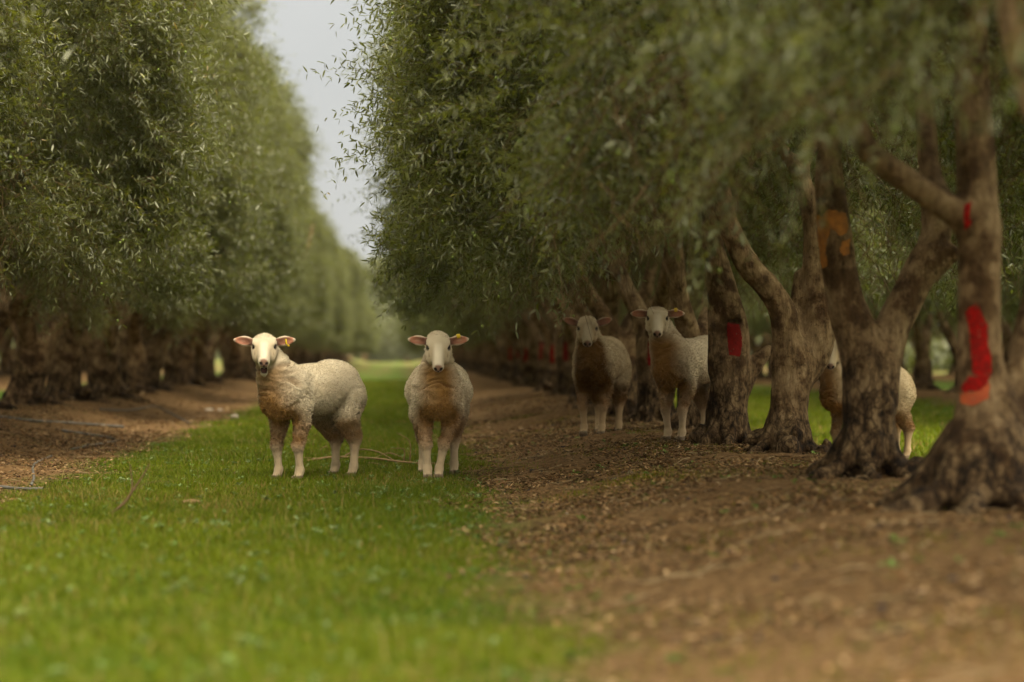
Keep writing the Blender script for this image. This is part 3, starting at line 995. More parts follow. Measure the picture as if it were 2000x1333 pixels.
# 2: V-forked, orange bare patch
hero(12.5, 1692,
     [[(1694, 985, 0, 132), (1694, 905, 0, 116), (1698, 820, 0, 108), (1694, 740, 0, 104), (1682, 680, 0, 100), (1655, 600, -.02, 84), (1638, 520, -.03, 76), (1626, 420, -.03, 72), (1620, 330, -.02, 58), (1627, 240, 0, 44), (1634, 60, 0, 36)],
      [(1706, 780, 0, 92), (1735, 660, .03, 78), (1768, 590, .05, 74), (1800, 525, .07, 72), (1828, 465, .08, 66), (1822, 400, .10, 54), (1812, 300, .12, 46), (1800, 120, .15, 38)],
      [(1822, 520, .06, 58), (1850, 500, .02, 44), (1858, 496, .01, 40)]],
     [root((-.05, -.08, .3, .08), (-.15, -.14, .12, .065), (-.3, -.22, .04, .05), (-.48, -.28, -.02, .025)), root((-.06, .0, .3, .08), (-.19, .0, .12, .07), (-.36, .1, .02, .04), (-.5, .15, -.03, .02)),
      root((.05, -.08, .3, .075), (.12, -.15, .12, .06), (.17, -.26, .02, .04), (.2, -.4, -.03, .02)), root((0, -.1, .28, .07), (-.03, -.2, .1, .06), (-.02, -.34, .02, .04), (.1, -.5, -.03, .02)),
      root((.08, .02, .3, .08), (.16, .06, .1, .06), (.25, .12, -.03, .03)), root((0, .1, .3, .09), (0, .24, .1, .07), (.02, .4, -.03, .03))],
     12, "forked grey olive trunk with a patch of flaked orange wood on its straight stem", CROWNS[1],
     [("bare_patch", [(1592, 418), (1606, 424), (1616, 412), (1652, 414), (1656, 455), (1640, 462), (1622, 448), (1614, 470), (1616, 520), (1604, 528), (1596, 490), (1592, 455)], M_FLAKE, "orange bare wood where the bark has flaked away", -.03),
      ("bare_patch", [(1644, 470), (1658, 466), (1660, 498), (1646, 502), (1640, 488)], M_FLAKE, "small separate flake of orange bare wood", -.03)],
     rad(180), [], .016, .05, 1, [(1856, 500, -.05, 14, 26)])
# 3: curved left limb
hero(15.4, 1538,
     [[(1535, 945, 0, 112), (1532, 880, 0, 94), (1540, 810, 0, 84), (1545, 740, 0, 82), (1545, 690, 0, 78)],
      [(1540, 720, -.02, 70), (1536, 660, -.05, 62), (1528, 606, -.08, 58), (1500, 560, -.1, 54), (1462, 520, -.12, 52), (1436, 470, -.14, 48), (1415, 410, -.15, 42), (1400, 300, -.15, 36)],
      [(1560, 740, .03, 64), (1590, 690, .05, 72), (1604, 620, .07, 70), (1592, 520, .1, 54), (1588, 430, .12, 48), (1560, 330, .12, 40)],
      [(1548, 668, .02, 40), (1556, 610, .1, 34), (1562, 540, .15, 28)]],
     [root((-.05, -.05, .3, .08), (-.16, -.1, .11, .06), (-.28, -.2, .02, .04), (-.42, -.28, -.03, .02)), root((-.05, .02, .3, .08), (-.16, .03, .1, .06), (-.32, .1, -.03, .03)),
      root((.05, -.06, .3, .08), (.1, -.16, .1, .06), (.2, -.28, .02, .045), (.36, -.36, -.02, .025)), root((0, -.1, .28, .07), (-.02, -.2, .1, .055), (-.06, -.34, -.02, .03)), root((.06, .04, .3, .08), (.15, .1, .1, .06), (.3, .16, -.03, .03)), root((0, .1, .3, .08), (0, .22, .1, .06), (0, .36, -.03, .03))],
     13, "leaning olive trunk whose smooth limb curves away over the knobbly root flare", CROWNS[2],
     [("bare_patch", [(1414, 508), (1424, 512), (1440, 524), (1438, 532), (1424, 524), (1414, 516)], M_FLAKE, "thin orange scar on the curved limb", -.13)],
     0, [(1530, 606, -.12, 26)], .017, .05, -1)
# 4: dark, red mark, beside the white-faced sheep
hero(17.3, 1422,
     [[(1420, 905, 0, 104), (1418, 850, 0, 88), (1424, 790, 0, 80), (1425, 730, 0, 84), (1418, 690, 0, 70)],
      [(1412, 720, -.02, 60), (1403, 650, -.02, 46), (1398, 590, 0, 40), (1392, 500, .02, 38), (1388, 380, .05, 32)],
      [(1436, 720, -.03, 58), (1440, 650, -.05, 54), (1424, 590, -.06, 50), (1408, 530, -.06, 46), (1392, 470, -.03, 42), (1385, 350, 0, 34)],
      [(1440, 760, 0, 48), (1470, 716, .03, 36), (1492, 692, .04, 26), (1500, 684, .05, 20)]],
     [root((-.05, -.05, .28, .07), (-.13, -.12, .11, .055), (-.24, -.2, .03, .04), (-.34, -.26, -.02, .02)), root((.04, -.06, .28, .07), (.08, -.16, .1, .055), (.14, -.28, .02, .04), (.24, -.34, -.02, .02)),
      root((0, -.08, .28, .07), (-.02, -.2, .1, .05), (-.04, -.32, .0, .03)), root((.06, 0, .28, .07), (.15, .02, .1, .055), (.28, 0, -.02, .025)), root((-.06, .04, .28, .07), (-.15, .08, .1, .055), (-.28, .16, -.02, .025)), root((0, .1, .28, .08), (.02, .24, .08, .05), (.04, .36, -.03, .03))],
     14, "dark cracked olive trunk with a red painted band, hiding the back of a sheep", CROWNS[3],
     [("paint_mark", [(1421, 628), (1444, 632), (1450, 662), (1446, 696), (1424, 694), (1420, 660)], M_PAINT_DARK, "dark red paint band", -.05)],
     0, [], .017, .05, 1, [(1436, 628, -.09, 26, 14)])

# ---- trees in front, whose blurred leaves hang into the picture
def near_clip(share, seed):          # unseen crown overhead kept dense for shade on the trees beyond, loosely hanging skirt
    rr = np.random.default_rng(seed)
    return lambda P: (P[:, 2] > 1.27 + 1.0 * np.maximum(0, -1.62 - P[:, 0])) & ((P[:, 2] > 2.15) | (rr.random(len(P)) < share))


NEAR_A = crown_mesh(231, 8200, near_clip(.36, 1), 300)
NEAR_B = crown_mesh(233, 8200, near_clip(.17, 2), 100)
add_tree(2.45, 7.55, "second nearest olive tree, its blurred leaves hanging before the big red striped trunk", "blurred olive trees nearest the camera", TRUNKS[0][0], NEAR_A, 0)
add_tree(2.5, 5.0, "olive tree nearest the camera, its very blurred green leaves hanging down from above", "blurred olive trees nearest the camera", TRUNKS[1][0], NEAR_B, 0)
# ---- right row onward
WORDS = {0: "olive tree right behind the white faced sheep, its limbs rising over its head",
         1: "olive tree between the dark faced and white faced sheep, with a dark red mark",
         2: "olive tree just behind the dark faced sheep in the shade"}
k = 0
Y = 19.9
while Y < 150:
    x = 2.4 + random.uniform(-.12, .12)
    g = "olive trees of the near right row" if k < 3 else "far olive trees of the right row"
    if k < 3: lb = WORDS[k]
    elif k < 9: lb = "olive tree with a painted trunk, %s beyond the dark faced sheep in the right row" % ("first", "second", "third", "fourth", "fifth", "sixth")[k - 3]
    else: lb = "blurred olive tree deep in the long right row beyond the marked trunks"
    ti = (k * 5 + 2) % 6
    mk = GEN_MARK[ti] if 1 <= k < 16 else None
    add_tree(x + .25 * (Y > 32), Y, lb, g, TRUNKS[ti][0], CROWNS[k % 4], math.pi * (k % 2), (1, -1)[(k // 2) % 2], random.uniform(.94, 1.05) * (.82 if Y > 45 else 1), mk)
    Y += 2.55; k += 1
# ---- left row
ORD = ("first", "second", "third", "fourth", "fifth", "sixth", "seventh", "eighth")
k = 0
Y = 9.5
while Y < 190:
    x = -4.4 + random.uniform(-.38, .22)
    in_frame = 785 + x / Y * FPX > 0
    if not in_frame:
        c0 = int((26 - Y) // 2.55)
        lb = "olive tree showing only leaves, %s crown before the left row's first visible trunk" % ORD[min(max(c0, 0), 7)]
        g = "left row olive trees showing only their crowns"
    elif Y < 50:
        c1 = int((Y - 26.0) // 2.55)
        nth = ("first", "second", "third", "fourth", "fifth", "sixth", "seventh", "eighth", "ninth", "tenth")[min(c1, 9)]
        lb = "olive tree with the %s dark trunk of the left row, counted from the photo edge" % nth
        g = "dark trunked olive trees of the left row"
    else:
        lb = "hazy pale olive tree far down the left row"
        g = "hazy olive trees far down the left row"
    add_tree(x, Y, lb, g, TRUNKS[(k * 5 + 1) % 6][0], CROWNS[(k + 2) % 4], math.pi * (k % 2), (1, -1)[(k // 2) % 2], random.uniform(.74, 1.12) * (.84 if Y > 60 else 1))
    Y += 2.55; k += 1
# ---- rows beyond
for (rx, y0, y1, lb, g) in ((9.2, 24, 110, "olive tree in the next row, glimpsed across the grass between the right trunks", "olive trees of the row beyond the right lane"),
                            (16.0, 36, 90, "olive tree in the farthest row, behind the next row at right", "olive trees of the farthest right row"),
                            (-18.0, 34, 90, "olive tree two rows beyond the left trunks, a dark shape in the gaps", "olive trees two rows beyond the left row"),
                            (-11.2, 26, 100, "olive tree in the next row, glimpsed between the dark left trunks", "olive trees of the row beyond the left row")):
    Y = y0; k = 0
    while Y < y1:
        add_tree(rx + random.uniform(-.2, .2), Y + random.uniform(-.2, .2), lb, g, TRUNKS[(k * 5 + 3) % 6][0], CROWNS[(k + 1) % 4], math.pi * (k % 2), 1, random.uniform(.92, 1.05))
        Y += 2.55 if rx in (9.2, -11.2) else 3.4; k += 1


# ---- tall trees at the end of the lane
def tall_tree(x, y, hgt, seed, label, low=.38):
    r = np.random.default_rng(seed)
    b = (x, y, float(gz(x, y)) - .1)
    t = thing("gum_tree", label, "tree", b, 0, "tall bluish trees closing the lane")
    paths = [spline([(0, 0, 0, .35), (.3, 0, hgt * .4, .26), (.1, 0, hgt * .75, .14), (0, 0, hgt * .95, .05)], 10)]
    cs = []
    for i in range(13):
        z = hgt * r.uniform(low, 1.0); a = r.uniform(0, 6.28); l = r.uniform(.8, 2.6) * (1.25 - z / hgt * .6)
        e = np.array([l * math.cos(a), l * math.sin(a), z])
        paths.append(spline([(.15, 0, z * .72, .10), (*(e * [.5, .5, .93]), .06), (*e, .03)], 6)); cs.append(e)
    v, q = tubes(paths, 6)
    link("trunk", mk_mesh("trunk", v, [q], [M_BARK], attrs={"age": np.zeros(len(v))}), t)
    cs = np.array(cs)
    n = 15000
    c = cs[r.integers(0, len(cs), n)] + r.normal(0, 1, (n, 3)) * np.array([.62, .62, .45])
    D = unit(r.normal(0, 1, (n, 3)) + np.array([0, 0, -.6])); Nn = unit(np.cross(D, r.normal(0, 1, (n, 3))))
    L = r.uniform(.18, .32, n)
    V, Q = leaf_verts(c, D, Nn, L, L * .3)
    link("crown", mk_mesh("crown", V, [Q], [M_LEAF], attrs={"rnd": np.repeat(r.uniform(0, .35, n), 6)}), t)
    return t


tall_tree(-2.6, 262, 11.2, 401, "tall dark gum tree standing at the very end of the lane")
tall_tree(.4, 270, 10.4, 402, "dark bushy gum tree at the lane end, half behind the right row's leaves")
tall_tree(-6.2, 285, 9.2, 403, "lower gum tree rising behind the left row's last crowns")
for i, (x, y, hh) in enumerate(((-3.6, 232, 5.0), (-1.6, 238, 4.4), (.4, 234, 5.2), (2.4, 240, 4.6), (-5.6, 240, 5.4), (4.6, 236, 5.0))):
    tall_tree(x, y, hh, 410 + i, "low bushy tree in the pale hedge closing the lane end", .08)


def treeline(x0, y0, x1, y1, hgt, n, seed, label):
    r = np.random.default_rng(seed)
    t = r.random(n)
    X = x0 + (x1 - x0) * t + r.normal(0, 1.2, n); Y = y0 + (y1 - y0) * t
    u = r.random(n)
    top = hgt * (.75 + .35 * n2(X, Y, .12, seed))
    c = np.stack([X, Y, .1 + u * top], 1)
    k = fbm(c * .5, seed) > -.25
    c = c[k]; n = len(c)
    D = unit(r.normal(0, 1, (n, 3))); Nn = unit(np.cross(D, r.normal(0, 1, (n, 3))))
    L = r.uniform(.35, .7, n)
    V, Q = leaf_verts(c, D, Nn, L, L * .45)
    tag(link("treeline", mk_mesh("treeline", V, [Q], [M_LEAF], attrs={"rnd": np.repeat(r.uniform(0, .6, n), 6)})), label, None, None, "stuff")


treeline(27, 20, 27, 270, 7, 60000, 431, "far green belt of trees seen beyond the right rows")
treeline(-24, 20, -24, 270, 7, 60000, 432, "far green belt of trees seen beyond the left rows")
treeline(-24, 300, 27, 300, 6, 16000, 433, "pale hazy belt of trees beyond the end of the lane")


# ------------------------------------------------------------------ sheep
def rotz(v, a):
    v = np.asarray(v, float); c, s = math.cos(a), math.sin(a)
    return np.stack([v[..., 0] * c - v[..., 1] * s, v[..., 0] * s + v[..., 1] * c, v[..., 2]], -1)


def make_sheep(label, loc, heading, head_at, head_yaw, head_pitch, feet, scale=1.0, mouth=0.0, seed=0, tint=(1, 1, 1), dark_face=0.0, tag_ear=1, belly=1.0, roll=0.0, ear_lift=.12, soiled=1.0):
    """local axes: x forward, y to the sheep's left, z up. feet: (FL, FR, HL, HR) offsets (dx,dy) of the hooves."""
    h = .0068
    s = SDF((-.66, -.36, -.03), (.74, .36, 1.18), h)
    # trunk of the body
    s.ell((-.02, 0, .615), (.36, .190 * belly, .165), .012)
    s.ell((-.21, 0, .645), (.19, .178 * belly, .160), .02)
    s.ell((.03, 0, .585), (.28, .200 * belly, .155), .02)
    s.ell((.25, 0, .600), (.165, .155, .170), .03)
    s.ell((.31, 0, .560), (.125, .120, .150), .03)
    for sy in (1, -1):
        s.ell((.235, sy * .105, .57), (.10, .055, .14), .03)
        s.ell((-.28, sy * .095, .585), (.12, .070, .155), .03)
    s.ell((-.395, 0, .685), (.04, .04, .06), .04)            # docked tail
    C = np.array(head_at, float)
    fh = np.array([math.cos(head_yaw), math.sin(head_yaw), 0])
    up = np.array([0, 0, 1.])
    hd = fh * math.cos(head_pitch) - up * math.sin(head_pitch)
    hs = np.cross(up, fh)
    hu = np.cross(hd, hs)
    if roll:
        hs, hu = hs * math.cos(roll) + hu * math.sin(roll), hu * math.cos(roll) - hs * math.sin(roll)
    # neck
    nb = np.array([.27, 0, .64])
    nm = nb * .58 + C * .42 - fh * .025 + np.array([.01, 0, -.02])
    s.cone(nb, nm, .155, .112, .05)
    s.cone(nm, C - hd * .030 - hu * .045, .112, .074, .03)
    s.cone((.34, 0, .53), nm + np.array([.01, 0, -.05]), .105, .098, .04)
    R = np.stack([hd, hs, hu])
    # head
    s.ell(C, (.090, .082, .062), .03, R)
    s.ell(C + hu * .010 - hd * .022, (.050, .066, .046), .03, R)
    s.cone(C + hd * .035 - hu * .004, C + hd * .170 - hu * .006, .058, .037, .03)
    s.ell(C + hd * .186 - hu * .004, (.038, .0365, .033), .015, R)
    s.ell(C + hd * .10 + hu * .023, (.095, .028, .025), .025, R)           # bridge of the nose
    jo = mouth * .060
    s.cone(C + hd * .02 - hu * .048, C + hd * (.170 + jo * .15) - hu * (.034 + jo), .034, .0175 + jo * .07, .015)  # lower jaw
    for sy in (1, -1):
        s.ell(C + hd * .030 + hs * sy * .047 - hu * .020, (.058, .036, .044), .025, R)
        s.ell(C + hd * .070 + hs * sy * .044 - hu * .034, (.055, .034, .040), .02, R)    # jowls
        s.ell(C + hd * .022 + hs * sy * .056 + hu * .034, (.028, .017, .014), .012, R)    # brow
        s.ell(C + hd * .044 + hs * sy * .072 + hu * .020, (.016, .012, .010), .010, R, True)   # eye socket
        s.ell(C + hd * .213 + hs * sy * .0165 + hu * .006, (.012, .0075, .0085), .006, R, True)  # nostril
    if mouth:
        s.ell(C + hd * .198 - hu * (.034 + jo * .42), (.06, .023, .006 + jo * .30), .004, R, True)
    else:
        s.ell(C + hd * .206 - hu * .034, (.030, .034, .0042), .004, R, True)
    ears = []
    for sy in (1, -1):
        e0 = C - hd * .012 + hs * sy * .070 + hu * .022
        ed = unit(hs * sy + up * ear_lift * (1 if sy > 0 else .95) - fh * .16)
        ef = unit(fh * .92 + up * -.10 - hs * sy * .12); ef = unit(ef - ed * (ef @ ed))
        eu = np.cross(ed, ef) * sy
        if eu[2] < 0: eu = -eu
        s.cone(e0 - ed * .01, e0 + ed * .02, .022, .018, .02)
        Re = np.stack([ed, eu, ef])
        s.ell(e0 + ed * .058, (.058, .035, .0145), .012, Re)
        s.ell(e0 + ed * .088, (.050, .021, .0115), .010, Re)
        s.ell(e0 + ed * .070 + ef * .014, (.052, .0235, .012), .006, Re, True)
        ears.append((e0, ed, eu, ef))
    # legs
    hoof = []
    names = ((.235, .105, 0), (.235, -.105, 1), (-.28, .105, 2), (-.28, -.105, 3))
    for (x, y, i) in names:
        dx, dy = feet[i]
        sy = 1 if y > 0 else -1
        if i < 2:
            A = np.array([x, y * .95, .50]); E = np.array([x - .02 + dx * .12, y * .93 + dy * .2, .385]); K = np.array([x + .012 + dx * .62, y * .86 + dy * .6, .235]); Fk = np.array([x - .008 + dx * .93, y * .84 + dy * .95, .075]); Hf = np.array([x + .012 + dx, y * .84 + dy, .018])
            s.cone(A, E, .070, .051, .03); s.cone(E, K, .047, .032, .02); s.cone(K, K + (Fk - K) * .3, .032, .0265, .012); s.cone(K + (Fk - K) * .3, Fk, .0262, .025, .012)
        else:
            A = np.array([x, y, .55]); E = np.array([x + .055 + dx * .2, y * 1.05 + dy * .3, .435]); K = np.array([x - .070 + dx * .75, y * .95 + dy * .7, .265]); Fk = np.array([x - .062 + dx * .97, y * .95 + dy * .95, .085]); Hf = np.array([x - .038 + dx, y * .95 + dy, .018])
            s.cone(A, E, .096, .080, .06); s.cone(E, K, .077, .046, .025); s.cone(K, K + (Fk - K) * .3, .043, .031, .015); s.cone(K + (Fk - K) * .3, Fk, .029, .0265, .015)
        s.ell(Fk, (.030, .028, .032), .012)
        s.cone(Fk, Hf, .029, .030, .010)
        s.ell(K + np.array([.006 if i < 2 else -.012, 0, 0]), (.036, .034, .044), .012)
        for q in (1, -1):
            s.ell(Hf + np.array([.014, q * .0170, -.001]), (.037, .0165, .027), .003)
        hoof.append(Hf)
    V, Q = s.mesh()
    N = vnormals(V, Q)
    # regions
    hl = V - C
    th = hl @ hd; ths = np.abs(hl @ hs); thu = hl @ hu
    rh = np.linalg.norm(hl - np.clip(th, -.02, .20)[:, None] * hd, axis=1)
    hr = np.interp(th, [0, .06, .17], [.112, .095, .072]) + jo * .8
    headm = sstep(hr, hr * .74, rh) * sstep(-.02, .05, th + thu * .25) * sstep(-.112 - jo * .5, -.075 - jo * .5, thu)
    earm = np.zeros(len(V)); earin = np.zeros(len(V)); eart = np.zeros(len(V))
    for (e0, ed, eu, ef) in ears:
        q = V - e0; a = q @ ed
        m = (a > .004) & (np.abs(q @ eu) < .05) & (np.abs(q @ ef) < .045) & (a < .15)
        earm = np.maximum(earm, m * 1.0)
        inn = m * sstep(.032, .018, np.abs(q @ eu) * (1 + 4 * np.maximum(a - .09, 0))) * sstep(-.003, .004, q @ ef + .000) * sstep(.128, .112, a) * (N @ ef > .1)
        earin = np.maximum(earin, inn); eart = np.where(m, np.clip(a / .13, 0, 1), eart)
    lowleg = sstep(.31, .13, V[:, 2] - .03 * (V[:, 0] < 0) + .07 * fbm(V * 12 + seed, seed + 60, 2))
    wool = np.clip(1 - np.maximum(np.maximum(headm, earm), lowleg), 0, 1)
    ph = np.array([seed * 2.3, seed * 1.1, 0])
    # wool surface: crimped curls and neck wrinkles
    crimp = 1 - 2 * np.abs(noise(V * np.array([46, 46, 60]) + ph, seed + 1))
    curl = fbm(V * 30 + ph, seed + 2, 2)
    lump = fbm(V * 9 + ph, seed + 3, 2)
    neckm = sstep(.20, .34, V[:, 0]) * sstep(.42, .55, V[:, 2]) * wool
    wr = 1 - 2 * np.abs(noise(np.stack([V[:, 0] * 8, V[:, 1] * 8, V[:, 2] * 34 + 1.6 * noise(V * 11, seed + 41)], 1) + ph, seed + 4))
    low = sstep(.72, .45, V[:, 2])
    V = V + N * (wool * (.0040 * crimp * (.5 + .9 * low) + .0050 * curl * (.5 + .9 * low) + .007 * lump) + neckm * .009 * wr + (1 - wool) * (1 - earm) * .0012 * curl)[:, None]
    # colours of the animal itself
    T_ = np.array(tint)
    base = np.array([.70, .625, .50]) * T_
    dirty = np.array([.30, .165, .055]) * T_ / max(soiled, 1)
    col = np.tile(base, (len(V), 1))
    und = sstep(.0, -.75, N[:, 2]) * sstep(.62, .42, V[:, 2]) * wool        # browner where belly wool faces down
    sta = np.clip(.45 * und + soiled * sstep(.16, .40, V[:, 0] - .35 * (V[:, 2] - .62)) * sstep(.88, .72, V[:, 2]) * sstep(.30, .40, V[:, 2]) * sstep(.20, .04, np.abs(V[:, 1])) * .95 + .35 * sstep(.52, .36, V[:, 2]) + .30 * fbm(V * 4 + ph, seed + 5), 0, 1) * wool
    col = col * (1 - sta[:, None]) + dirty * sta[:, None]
    grime = (.5 * sstep(.05, .5, fbm(V * 7 + ph, seed + 6)) + .35 * sstep(.25, .8, fbm(V * 30 + ph, seed + 16, 2))) * wool
    col *= 1 - np.array([.26, .31, .38]) * grime[:, None]
    # curl tops lighter, curl hollows and neck wrinkles darker
    gl = np.clip(.5 + .5 * curl, 0, 1) * wool
    col *= 1 - np.array([.30, .36, .42]) * (neckm * sstep(.1, -.7, wr))[:, None]
    col *= (1 - .20 * (1 - gl) * wool)[:, None]
    face = np.array([.53, .455, .345]) * T_ * (1 - .55 * dark_face)
    col = col * (1 - headm[:, None]) + face * headm[:, None]
    bridge = headm * sstep(.034, .016, ths) * sstep(.0, .03, thu) * sstep(.02, .06, th)
    col = col * (1 - .7 * bridge[:, None]) + np.array([.66, .60, .51]) * T_ * (1 - .5 * dark_face) * .7 * bridge[:, None]
    side = headm * sstep(.030, .046, ths) * sstep(.02, .09, th) * .35
    col = col * (1 - side[:, None]) + np.array([.42, .31, .19]) * T_ * side[:, None]
    leg = np.array([.45, .355, .25]) * T_ * (1 + .30 * fbm(V * 22 + ph, seed + 9, 2))[:, None]
    lg = lowleg
    col = col * (1 - lg[:, None]) + leg * lg[:, None]
    knee = np.exp(-((V[:, 2] - .29) / .085) ** 2) * (V[:, 2] < .44) * .85 * (1 + .5 * fbm(V * 14 + ph, seed + 8))
    col = col * (1 - knee[:, None]) + np.array([.27, .155, .070]) * T_ * knee[:, None]
    nose = headm * sstep(.193, .206, th) * sstep(.030, .018, ths) * sstep(-.030, -.016, thu)
    col = col * (1 - nose[:, None]) + np.array([.27, .155, .115]) * (1 - .6 * dark_face) * nose[:, None]
    eyem = np.zeros(len(V))
    for sy in (1, -1):
        q = V - (C + hd * .211 + hs * sy * .0185 + hu * .004)
        dn = sstep(.0155, .0085, np.sqrt((q @ hs) ** 2 + (q @ hu) ** 2 * 1.6)) * (th > .185)
        col = col * (1 - dn[:, None]) + np.array([.018, .010, .008]) * dn[:, None]
        q = V - (C + hd * .040 + hs * sy * .072 + hu * .020)
        de = sstep(.024, .013, np.sqrt((q @ hd) ** 2 * .6 + (q @ hs) ** 2 + (q @ hu) ** 2 * 1.5)); eyem = np.maximum(eyem, de)
        col = col * (1 - de[:, None]) + np.array([.05, .03, .02]) * de[:, None]
        q = V - (C + hd * .078 + hs * sy * .058 + hu * .006)         # tear streak
        de = sstep(.009, .003, np.linalg.norm(q - np.clip(q @ unit(hd * 1.0 - hu * .5), -.018, .02)[:, None] * unit(hd - hu * .5), axis=1)) * .75
        col = col * (1 - de[:, None]) + np.array([.10, .055, .03]) * de[:, None]
    mz = -.034 - jo * .42
    mm = (th > .15) * sstep(.006 + jo * .40, .002 + jo * .33, np.abs(thu - mz)) * sstep(.034 - jo * .12, .024 - jo * .06, ths) * (rh < .125)
    phil = (th > .186) * sstep(.007, .003, ths) * sstep(-.036, -.030, thu) * sstep(.004, -.004, thu)
    dk = np.clip(np.maximum(mm, phil), 0, 1)
    col = col * (1 - dk[:, None]) + np.array([.030, .012, .010]) * dk[:, None]
    if mouth:
        tg = (th > .11) * (th < .187) * sstep(.012, .004, np.abs(thu - (mz - jo * .35))) * sstep(.020, .012, ths)
        col = col * (1 - .4 * tg[:, None]) + np.array([.20, .07, .055]) * .4 * tg[:, None]
    pink = np.array([.40, .175, .115]) * (1 - .45 * dark_face)
    pin = pink[None] * (.22 + 1.15 * eart[:, None])
    col = col * (1 - earm[:, None]) + (np.array([.60, .50, .40]) * T_ * (1 - .6 * dark_face)) * earm[:, None]
    col = col * (1 - earin[:, None]) + pin * earin[:, None]
    hf = sstep(.046, .036, V[:, 2]) * .9
    col = col * (1 - hf[:, None]) + np.array([.10, .07, .045]) * hf[:, None]
    t = thing("sheep", label, "sheep", loc, heading, "shorn polled sheep of the flock")
    t.scale = (scale,) * 3
    body = link("body", mk_mesh("body", V, [Q], [M_SHEEP], attrs={"col": np.clip(col, .004, .9)}), t)
    # fleece: short crimped tufts
    r = np.random.default_rng(seed + 50)
    fc = V[Q].mean(1); fnorm = unit(np.cross(V[Q[:, 2]] - V[Q[:, 0]], V[Q[:, 3]] - V[Q[:, 1]]))
    fw = wool[Q].mean(1)
    cand = np.where((earm[Q].mean(1) < .02) & (fc[:, 2] > .06) & (dk[Q].mean(1) + nose[Q].mean(1) + eyem[Q].mean(1) < .05))[0]
    pick = r.choice(cand, min(len(cand), 42000), replace=False)
    B = fc[pick] - fnorm[pick] * .003
    dn = np.array([-.35, 0, -.55]) + r.normal(0, .45, (len(pick), 3))
    D = unit(fnorm[pick] * .95 + (dn - (dn * fnorm[pick]).sum(1, keepdims=True) * fnorm[pick]) * .9)
    Nn = r.normal(0, 1, D.shape); Nn = unit(Nn - (Nn * D).sum(1, keepdims=True) * D)
    L = r.uniform(.009, .0155, len(pick)) * (.75 + .5 * sstep(.75, .45, B[:, 2])) * (.32 + .68 * fw[pick])
    LV, LQ = leaf_verts(B, D, Nn, L, L * .34, r.uniform(0, .5, len(pick))[:, None])
    fcol = col[Q[pick]].mean(1) * r.uniform(.78, 1.2, (len(pick), 1))
    fl = link("fleece", mk_mesh("fleece", LV, [LQ], [M_FLEECE], attrs={"col": np.repeat(np.clip(fcol, .004, .9), 6, axis=0)}), t)
    fl["kind"] = "stuff"
    # eyes
    for sy in (1, -1):
        c = C + hd * .040 + hs * sy * .0660 + hu * .020
        me = bpy.data.meshes.new("eye")
        import bmesh
        bm = bmesh.new(); bmesh.ops.create_uvsphere(bm, u_segments=16, v_segments=10, radius=.0112)
        for v in bm.verts: v.co = Vector(c) + v.co
        for f in bm.faces: f.smooth = True
        bm.to_mesh(me); bm.free(); me.materials.append(M_EYE)
        link("eye", me, t)
    # yellow ear tag
    if tag_ear:
        e0, ed, eu, ef = ears[0 if tag_ear > 0 else 1]
        if abs(tag_ear) == 1:     # a hanging loop
            p = [e0 + ed * .072 + ef * .006 + eu * .012, e0 + ed * .070 + ef * .013 - eu * .006, e0 + ed * .074 + ef * .013 - eu * .024, e0 + ed * .088 + ef * .010 - eu * .036]
            tv, tq = tubes([np.c_[spline(p, 10), np.full(10, .0058)]], 6)
        else:                     # folded over the upper edge
            p = [e0 + ed * .066 + ef * .014 + eu * .016, e0 + ed * .066 + ef * .016 + eu * .030, e0 + ed * .066 + ef * .002 + eu * .040, e0 + ed * .066 - ef * .014 + eu * .030]
            pp = np.c_[spline(p, 8), np.full(8, .004)]
            tv, tq = tubes([pp + np.r_[ed * o, 0] for o in (-.008, 0, .008)], 6)
        link("ear_tag", mk_mesh("ear_tag", tv, [tq], [M_TAG]), t)
    return t


def place(px, Y, dz=0.):
    x = pt(px, 800, Y)[0]
    return (x, Y, float(gz(x, Y)) + dz)


def to_cam_yaw(loc, heading, off=0.):
    a = math.atan2(-loc[1], -loc[0])
    return a - heading + off


# 1: broadside-on, bleating
L1 = place(609, 16.25); H1 = rad(-128)
make_sheep("cream sheep turned half sideways on the grass, mouth open, looking ahead", L1, H1, (.480, .0, .896), to_cam_yaw(L1, H1), rad(34), ((.0, .0), (.01, .0), (.02, .0), (-.03, 0)), 1.0, 1.0, 1, (1, .985, .95), 0, 1)
# 2: facing the camera
L2 = place(857, 16.45); H2 = rad(-92)
make_sheep("cream sheep facing straight ahead on the grass edge, legs close together", L2, H2, (.41, .005, .902), to_cam_yaw(L2, H2), rad(50), ((.02, -.085), (.06, .02), (.06, .0), (.0, -.02)), 1.0, 0, 2, (1.02, 1.0, .97), 0, 2, 1.13)
# 3: shaded, darker face
L3 = place(1172, 19.7); H3 = rad(-106)
make_sheep("brownish dark faced sheep standing in the shade beside the tree row", L3, H3, (.41, -.02, .876), to_cam_yaw(L3, H3), rad(42), ((.0, -.03), (-.01, .0), (.05, 0), (.04, .03)), 1.0, 0, 3, (.80, .73, .62), .74, 0, 1.02, 0, .34, 1.7)
# 4: half behind the dark trunk
L4 = place(1352, 18.05); H4 = rad(-128)
make_sheep("cream sheep with head held high, half hidden behind the red banded trunk", L4, H4, (.42, -.05, .94), to_cam_yaw(L4, H4), rad(40), ((.02, -.03), (.03, .03), (0, 0), (0, 0)), .98, 0, 4, (1, .97, .92), .05, 2, 1.0, 0, .02)
# 5: behind the forked trunk
L5 = place(1694, 18.4, 0.); H5 = rad(-152)
make_sheep("woolly sheep mostly hidden behind the forked trunk, only chest and rump showing", L5, H5, (.43, .09, .93), to_cam_yaw(L5, H5, -.1), rad(48), ((.0, 0), (.02, 0), (0, 0), (-.05, 0)), .93, 0, 5, (.88, .80, .67), .65, 0)


